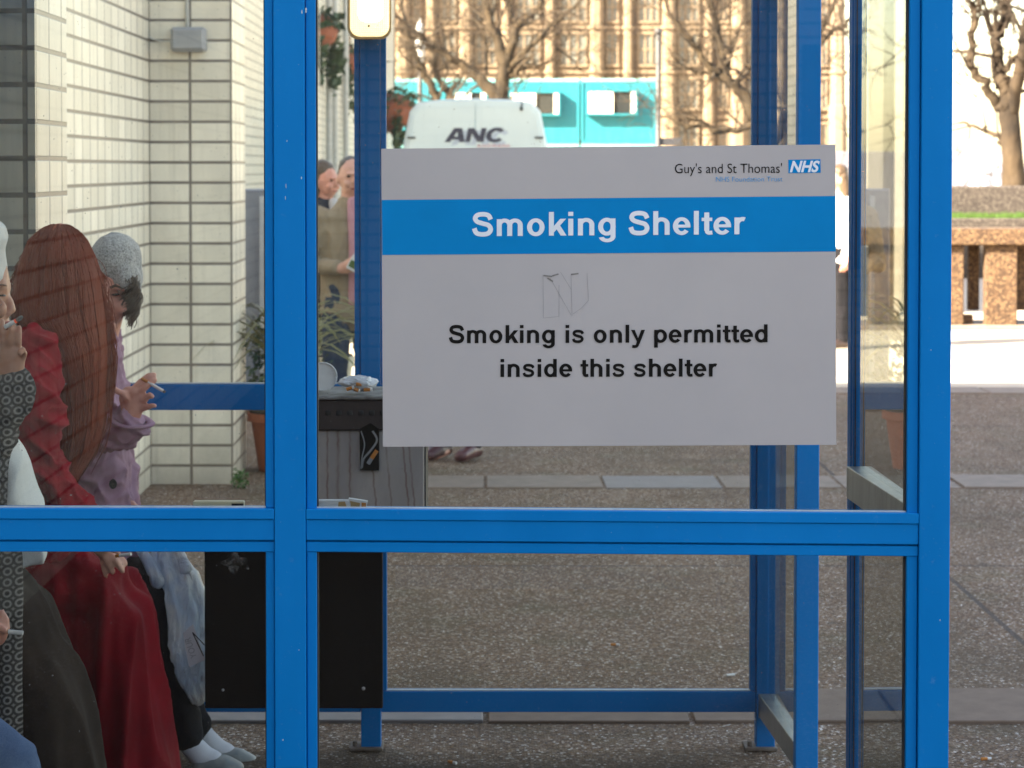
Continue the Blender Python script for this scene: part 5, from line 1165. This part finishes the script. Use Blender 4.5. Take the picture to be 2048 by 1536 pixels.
bm = bmesh.new(); pl(bm, YH, [(-75, 800, 70, .14), (-80, 900, 90, .17), (-75, 1060, 100, .19), (-75, 1180, 104, .2)]); pl(bm, YH, [(-34, 880, 58, .05, -.16), (-28, 1000, 68, .05, -.18), (-28, 1180, 70, .05, -.2), (-24, 1350, 68, .05, -.2), (-14, 1560, 62, .05, -.2), (-10, 1680, 60, .05, -.2)])
organic('coat', bm, M_pat, ph, .008, 3, folds(.007, 10, 6, 2, 6))
bm = bmesh.new(); pl(bm, YH, [(4, 870, 22, .06, -.12), (30, 930, 28, .08, -.12), (46, 1010, 36, .1, -.12), (50, 1100, 43, .07, -.15), (56, 1126, 41, .02, -.18)])
organic('shirt', bm, M_whc, ph, .006, 3, folds(.009, 22, 10, 2.6, 11, .1))
M_brn = cloth('brown_black_corduroy', (.036, .025, .019), (.022, .016, .013), 330, .95, .35)
bm = bmesh.new()
pl(bm, YH, [(-80, 1180, 80, .2), (0, 1205, 76, .2), (36, 1235, 70, .19), (52, 1290, 72, .19), (80, 1360, 84, .19), (98, 1430, 92, .2), (108, 1540, 104, .21), (110, 1700, 112, .22)])
organic('skirt', bm, M_brn, ph, .009, 4, folds(.02, 9, 6, 1.4, 8, .2))
cg = thing('cigarette', 'lit cigarette with a long ash tip between the lips of the headscarf woman', 'cigarette', P(12, 653, YH - .2))
stick('paper', P(10, 654, YH - .2), P(30, 643, YH - .205), .0052, M_paper, cg); k = NB('ember'); k.base((.3, .02, .01)); k.set(Emission_Color=(1, .12, .03, 1), Emission_Strength=.05); stick('ember', P(30.2, 642.9, YH - .205), P(33, 641, YH - .206), .0049, k.m, cg)
bm = bmesh.new(); loft(bm, [P(33.2, 641, YH - .206), P(38, 638, YH - .207), P(43, 634, YH - .209)], [.0045, .005, .004], n=8); fin('ash_tip', bm, M_ash, cg, True)
# ---- the person in jeans nearest the camera, nearly all out of frame
YF = 5.28
pf = thing('person', 'person in blue jeans showing only a knee and hand at the frame edge', 'person', P(-60, 1850, YF))
bm = bmesh.new(); ball(bm, P(-190, 560, YF), (.08, .09, .112)); ball(bm, P(-170, 620, YF), (.05, .055, .06))
pl(bm, YF, [(-190, 640, 40, .05), (-215, 760, 50, .06), (-225, 900, 90, .13), (-230, 1250, 90, .14)])
for dy in (-.1, .1): pl(bm, YF, [(-220, 1420, 60, .07, dy), (-20, 1520, 50, .06, dy), (20, 1580, 46, .055, dy), (40, 1800, 32, .04, dy), (60, 1880, 26, .035, dy), (140, 1895, 22, .04, dy)])
pl(bm, YF, [(-210, 850, 36, .045, -.17), (-200, 1080, 36, .042, -.18), (-110, 1230, 30, .034, -.16), (-40, 1250, 24, .022, -.14), (-12, 1250, 27, .016, -.14)])
hf = -.14
for pts, r_ in (([(-16, 1232, hf), (4, 1226, hf - .01), (12, 1240, hf - .012), (11, 1256, hf - .006)], 9.5), ([(-14, 1246, hf), (6, 1244, hf - .016), (14, 1256, hf - .016), (8, 1270, hf - .006)], 9.5), ([(-14, 1260, hf), (2, 1262, hf - .014), (8, 1274, hf - .012), (2, 1284, hf - .004)], 9), ([(-18, 1270, hf), (-6, 1276, hf - .01), (-2, 1288, hf - .008)], 8.5), ([(-30, 1232, hf - .02), (-8, 1250, hf - .036), (10, 1263, hf - .034)], 9.5)): finger(bm, YF, pts, r_)
organic('body', bm, M_skin, pf, .0052, 2)
k = NB('blue_denim'); v = k.obj(); f = k.noise(v, 9, 5); w = k.noise(k.scale(v, (1, 1, 1.6)), 520, 2); k.base(k.mix(k.ramp(w, [(.35, 0.0), (.65, .5)]), k.ramp(f, [(.35, (.055, .10, .22)), (.68, (.13, .20, .34))]), (.20, .27, .40))); k.set(Roughness=.9, Specular_IOR_Level=.15); k.bump(w, .4, .002); M_den = k.m
bm = bmesh.new()
for dy in (-.1, .1): pl(bm, YF, [(-225, 1430, 80, .1, dy), (-40, 1500, 74, .09, dy), (10, 1530, 70, .085, dy), (34, 1620, 66, .08, dy), (46, 1830, 50, .06, dy)])
organic('jeans', bm, M_den, pf, .008, 3, folds(.007, 9, 9, 6, 13))
bm = bmesh.new(); pl(bm, YF, [(-205, 720, 60, .08), (-222, 860, 104, .18), (-228, 1250, 110, .19), (-225, 1400, 112, .2)]); pl(bm, YF, [(-208, 850, 50, .065, -.17), (-198, 1080, 48, .06, -.18), (-120, 1225, 42, .05, -.165), (-62, 1246, 34, .04, -.15)])
organic('jacket', bm, M_blk, pf, .009, 3, folds(.009, 9, 9, 4, 14))
bm = bmesh.new(); ball(bm, P(-200, 540, YF), (.095, .1, .11)); organic('hair', bm, M_dk_hair, pf, .008, 2)
for dy in (-.1, .1):
    bm = bmesh.new(); pl(bm, YF, [(40, 1890, 26, .045, dy), (100, 1895, 26, .05, dy), (160, 1902, 20, .04, dy)]); organic('shoe', bm, M_shoe, pf, .008, 2)
cigarette('cigarette', P(4, 1262, YF - .165), P(46, 1266, YF - .17), .0046, 'white cigarette in the hand at the bottom left edge', 'cigarette', .3, False)
# ---- people standing further off
def stander(label, x, Y, H, yaw, sk, hairm, top, shirt, legs, shoem, arms, seed, hairlong=False, held=None):
    t = thing('person', label, 'person', (x, Y, 0)); k_ = H / 1.75; M = Matrix.Translation((x, Y, 0)) @ Matrix.Rotation(yaw, 4, 'Z') @ Matrix.Scale(k_, 4)
    def L(bm, pts, ra, rb, n=12): loft(bm, [M @ Vector(p) for p in pts], [r * k_ for r in ra], [r * k_ for r in rb], ref=M.to_3x3() @ Vector((0, 1, 0)), n=n)
    bm = bmesh.new()
    def B(p, r): ball(bm, M @ Vector(p), tuple(c * k_ for c in r), Matrix.Rotation(yaw, 3, 'Z').to_quaternion())
    B((0, 0, 1.63), (.077, .094, .112)); B((0, -.022, 1.575), (.058, .07, .062)); B((0, -.097, 1.605), (.013, .02, .022)); B((0, -.088, 1.648), (.05, .014, .010))
    for sx in (-1, 1): B((sx * .078, .01, 1.615), (.012, .022, .032)); B((sx * .035, -.075, 1.59), (.022, .02, .022))
    L(bm, [(0, .01, 1.56), (0, .012, 1.46), (0, .02, 1.38), (0, .02, 1.2), (0, .015, 1.0), (0, .01, .92)], [.058, .058, .09, .10, .09, .09], [.06, .062, .15, .14, .13, .14])
    for sx in (-1, 1):
        L(bm, [(sx * .08, .01, .93), (sx * .09, 0, .5), (sx * .095, .02, .1)], [.075, .05, .038], [.075, .05, .038]); L(bm, [(sx * .095, .03, .05), (sx * .1, -.12, .035)], [.03, .03], [.04, .042])
    for sx in (-1, 1):
        A = arms[0 if sx < 0 else 1]; el, wr_ = Vector(A[0]), Vector(A[1]); hd = Vector(A[2])
        L(bm, [(sx * .18, .02, 1.39), tuple(el), tuple(wr_)], [.045, .036, .026], [.045, .036, .028]); L(bm, [tuple(wr_), tuple(lerp(wr_, hd, .5)), tuple(hd)], [.022, .018, .014], [.03, .04, .036])
        dd = (hd - wr_).normalized(); sd = Vector((0, 0, 1)) if abs(dd.z) < .7 else Vector((0, 1, 0))
        for q in range(4):
            o = sd * (.027 - .018 * q); L(bm, [tuple(hd + o - dd * .01), tuple(hd + o + dd * .035), tuple(hd + o * .8 + dd * .05 + Vector((-sx * .025, .01, 0)))], [.0085] * 3, [.0085] * 3, 8)
        L(bm, [tuple(lerp(wr_, hd, .4) + sd * .03), tuple(hd + sd * .05), tuple(hd + sd * .05 + dd * .03)], [.010] * 3, [.010] * 3, 8)
    organic('body', bm, sk, t, .006, 2)
    bm = bmesh.new()
    for sx in (-1, 1): B((sx * .031, -.087, 1.632), (.012, .008, .006))
    fin('eyes', bm, M_eye, t, True)
    bm = bmesh.new(); B((0, -.094, 1.56), (.025, .008, .006)); fin('lips', bm, M_lip, t, True)
    bm = bmesh.new(); B((0, .03, 1.686), (.077, .082, .068)); B((0, .05, 1.64), (.080, .062, .085))
    if hairlong: B((0, .03, 1.69), (.089, .092, .085)); B((0, .05, 1.6), (.088, .07, .1))
    if hairlong: L(bm, [(0, .04, 1.66), (0, .06, 1.5), (0, .06, 1.36)], [.08, .06, .04], [.1, .11, .1])
    organic('hair', bm, hairm, t, .006, 2, folds(.004, 30, 30, 10, seed))
    bm = bmesh.new()
    for sx in (-1, 1): L(bm, [(sx * .075, .01, .98), (sx * .09, .005, .72), (sx * .095, .01, .48), (sx * .098, .025, .1)], [.11, .088, .07, .062], [.10, .085, .068, .06])
    organic('trousers', bm, legs, t, .009, 2, folds(.008, 12, 12, 6, seed + 1))
    bm = bmesh.new(); L(bm, [(0, .012, 1.47), (0, .02, 1.40), (0, .025, 1.25), (0, .025, 1.02), (0, .02, .84)], [.075, .115, .135, .135, .135], [.09, .185, .195, .18, .185], 18)
    for sx in (-1, 1):
        A = arms[0 if sx < 0 else 1]; el, wr_ = Vector(A[0]), Vector(A[1]); L(bm, [(sx * .175, .02, 1.40), tuple(lerp(Vector((sx * .18, .02, 1.39)), el, .6)), tuple(el), tuple(lerp(el, wr_, .9))], [.07, .065, .06, .046], [.07, .065, .06, .048])
    organic('jacket', bm, top, t, .008, 2, folds(.010, 11, 11, 7, seed + 2))
    bm = bmesh.new(); L(bm, [(0, -.075, 1.49), (0, -.095, 1.40), (0, -.118, 1.2), (0, -.12, .9)], [.03, .04, .04, .04], [.038, .04, .036, .04], 12); organic('shirt', bm, shirt, t, .008, 2)
    for sx in (-1, 1):
        bm = bmesh.new(); L(bm, [(sx * .098, .05, .055), (sx * .1, -.06, .055), (sx * .104, -.17, .04)], [.05, .045, .032], [.045, .05, .045]); organic('shoe', bm, shoem, t, .008, 2)
    return t
M_tan = cloth('tan_cotton', (.36, .29, .20), (.28, .225, .155), 300); M_pink = cloth('pink_cotton', (.56, .30, .36), (.48, .25, .30), 400); M_jean = cloth('dark_denim', (.035, .05, .09), (.055, .075, .125), 300)
M_lsh = simple('brown_black_leather', (.03, .02, .017), (.05, .03, .025), .4); M_msh = simple('maroon_leather', (.06, .022, .025), (.10, .035, .04), .4)
YM_ = 14.5
hold = [((-.25, .03, 1.12), (-.10, -.2, 1.10), (-.03, -.26, 1.12)), ((.25, .03, 1.12), (.11, -.2, 1.08), (.05, -.26, 1.1))]
down = [((-.24, .03, 1.12), (-.25, -.02, .88), (-.25, -.05, .80)), ((.24, .03, 1.12), (.25, -.02, .88), (.25, -.05, .80))]
xm = P(704, 900, YM_).x
stander('man in a tan jacket and pink shirt looking down past the back post', xm, YM_, 1.735, R(12), M_skin3, M_gr_hair, M_tan, M_pink, M_jean, M_lsh, hold, 31)
pp = thing('paper_packet', 'small green and white packet in the hands of the man in the tan jacket', 'packet', (xm + .0, YM_ - .3, 1.1))
bm = bmesh.new(); box(bm, -.03, .03, -.008, .008, -.045, .045, .003, M=Matrix.Translation((xm + .03, YM_ - .285, 1.125)) @ Matrix.Rotation(.5, 4, 'Y')); fin('wrapper', bm, M_cup, pp)
bm = bmesh.new(); box(bm, -.024, .024, -.0092, -.0082, -.03, .012, .0, M=Matrix.Translation((xm + .03, YM_ - .285, 1.125)) @ Matrix.Rotation(.5, 4, 'Y')); fin('green_print', bm, M_grass, pp)
M_nav = cloth('navy_cotton', (.03, .034, .05), (.02, .023, .035), 300); M_pale = cloth('pale_cotton', (.55, .55, .56), (.48, .48, .5), 300)
stander('dark haired person half hidden behind the man in the tan jacket', P(652, 900, 16.4).x, 16.4, 1.70, R(50), M_skin, M_dk_hair, M_nav, M_pale, M_blk, M_lsh, down, 41, True)
stander('person hidden behind the sign with only maroon shoes showing below it', P(914, 900, 14.25).x, 14.25, 1.70, R(-25), M_skin, M_dk_hair, M_nav, M_pale, M_blk, M_msh, down, 51)
stander('person in a pale top walking beyond the shelter doorway in the sun', P(1672, 690, 23).x, 23, 1.68, R(-70), M_skin, M_dk_hair, M_pale, M_pale, M_blk, M_lsh, down, 61, True)
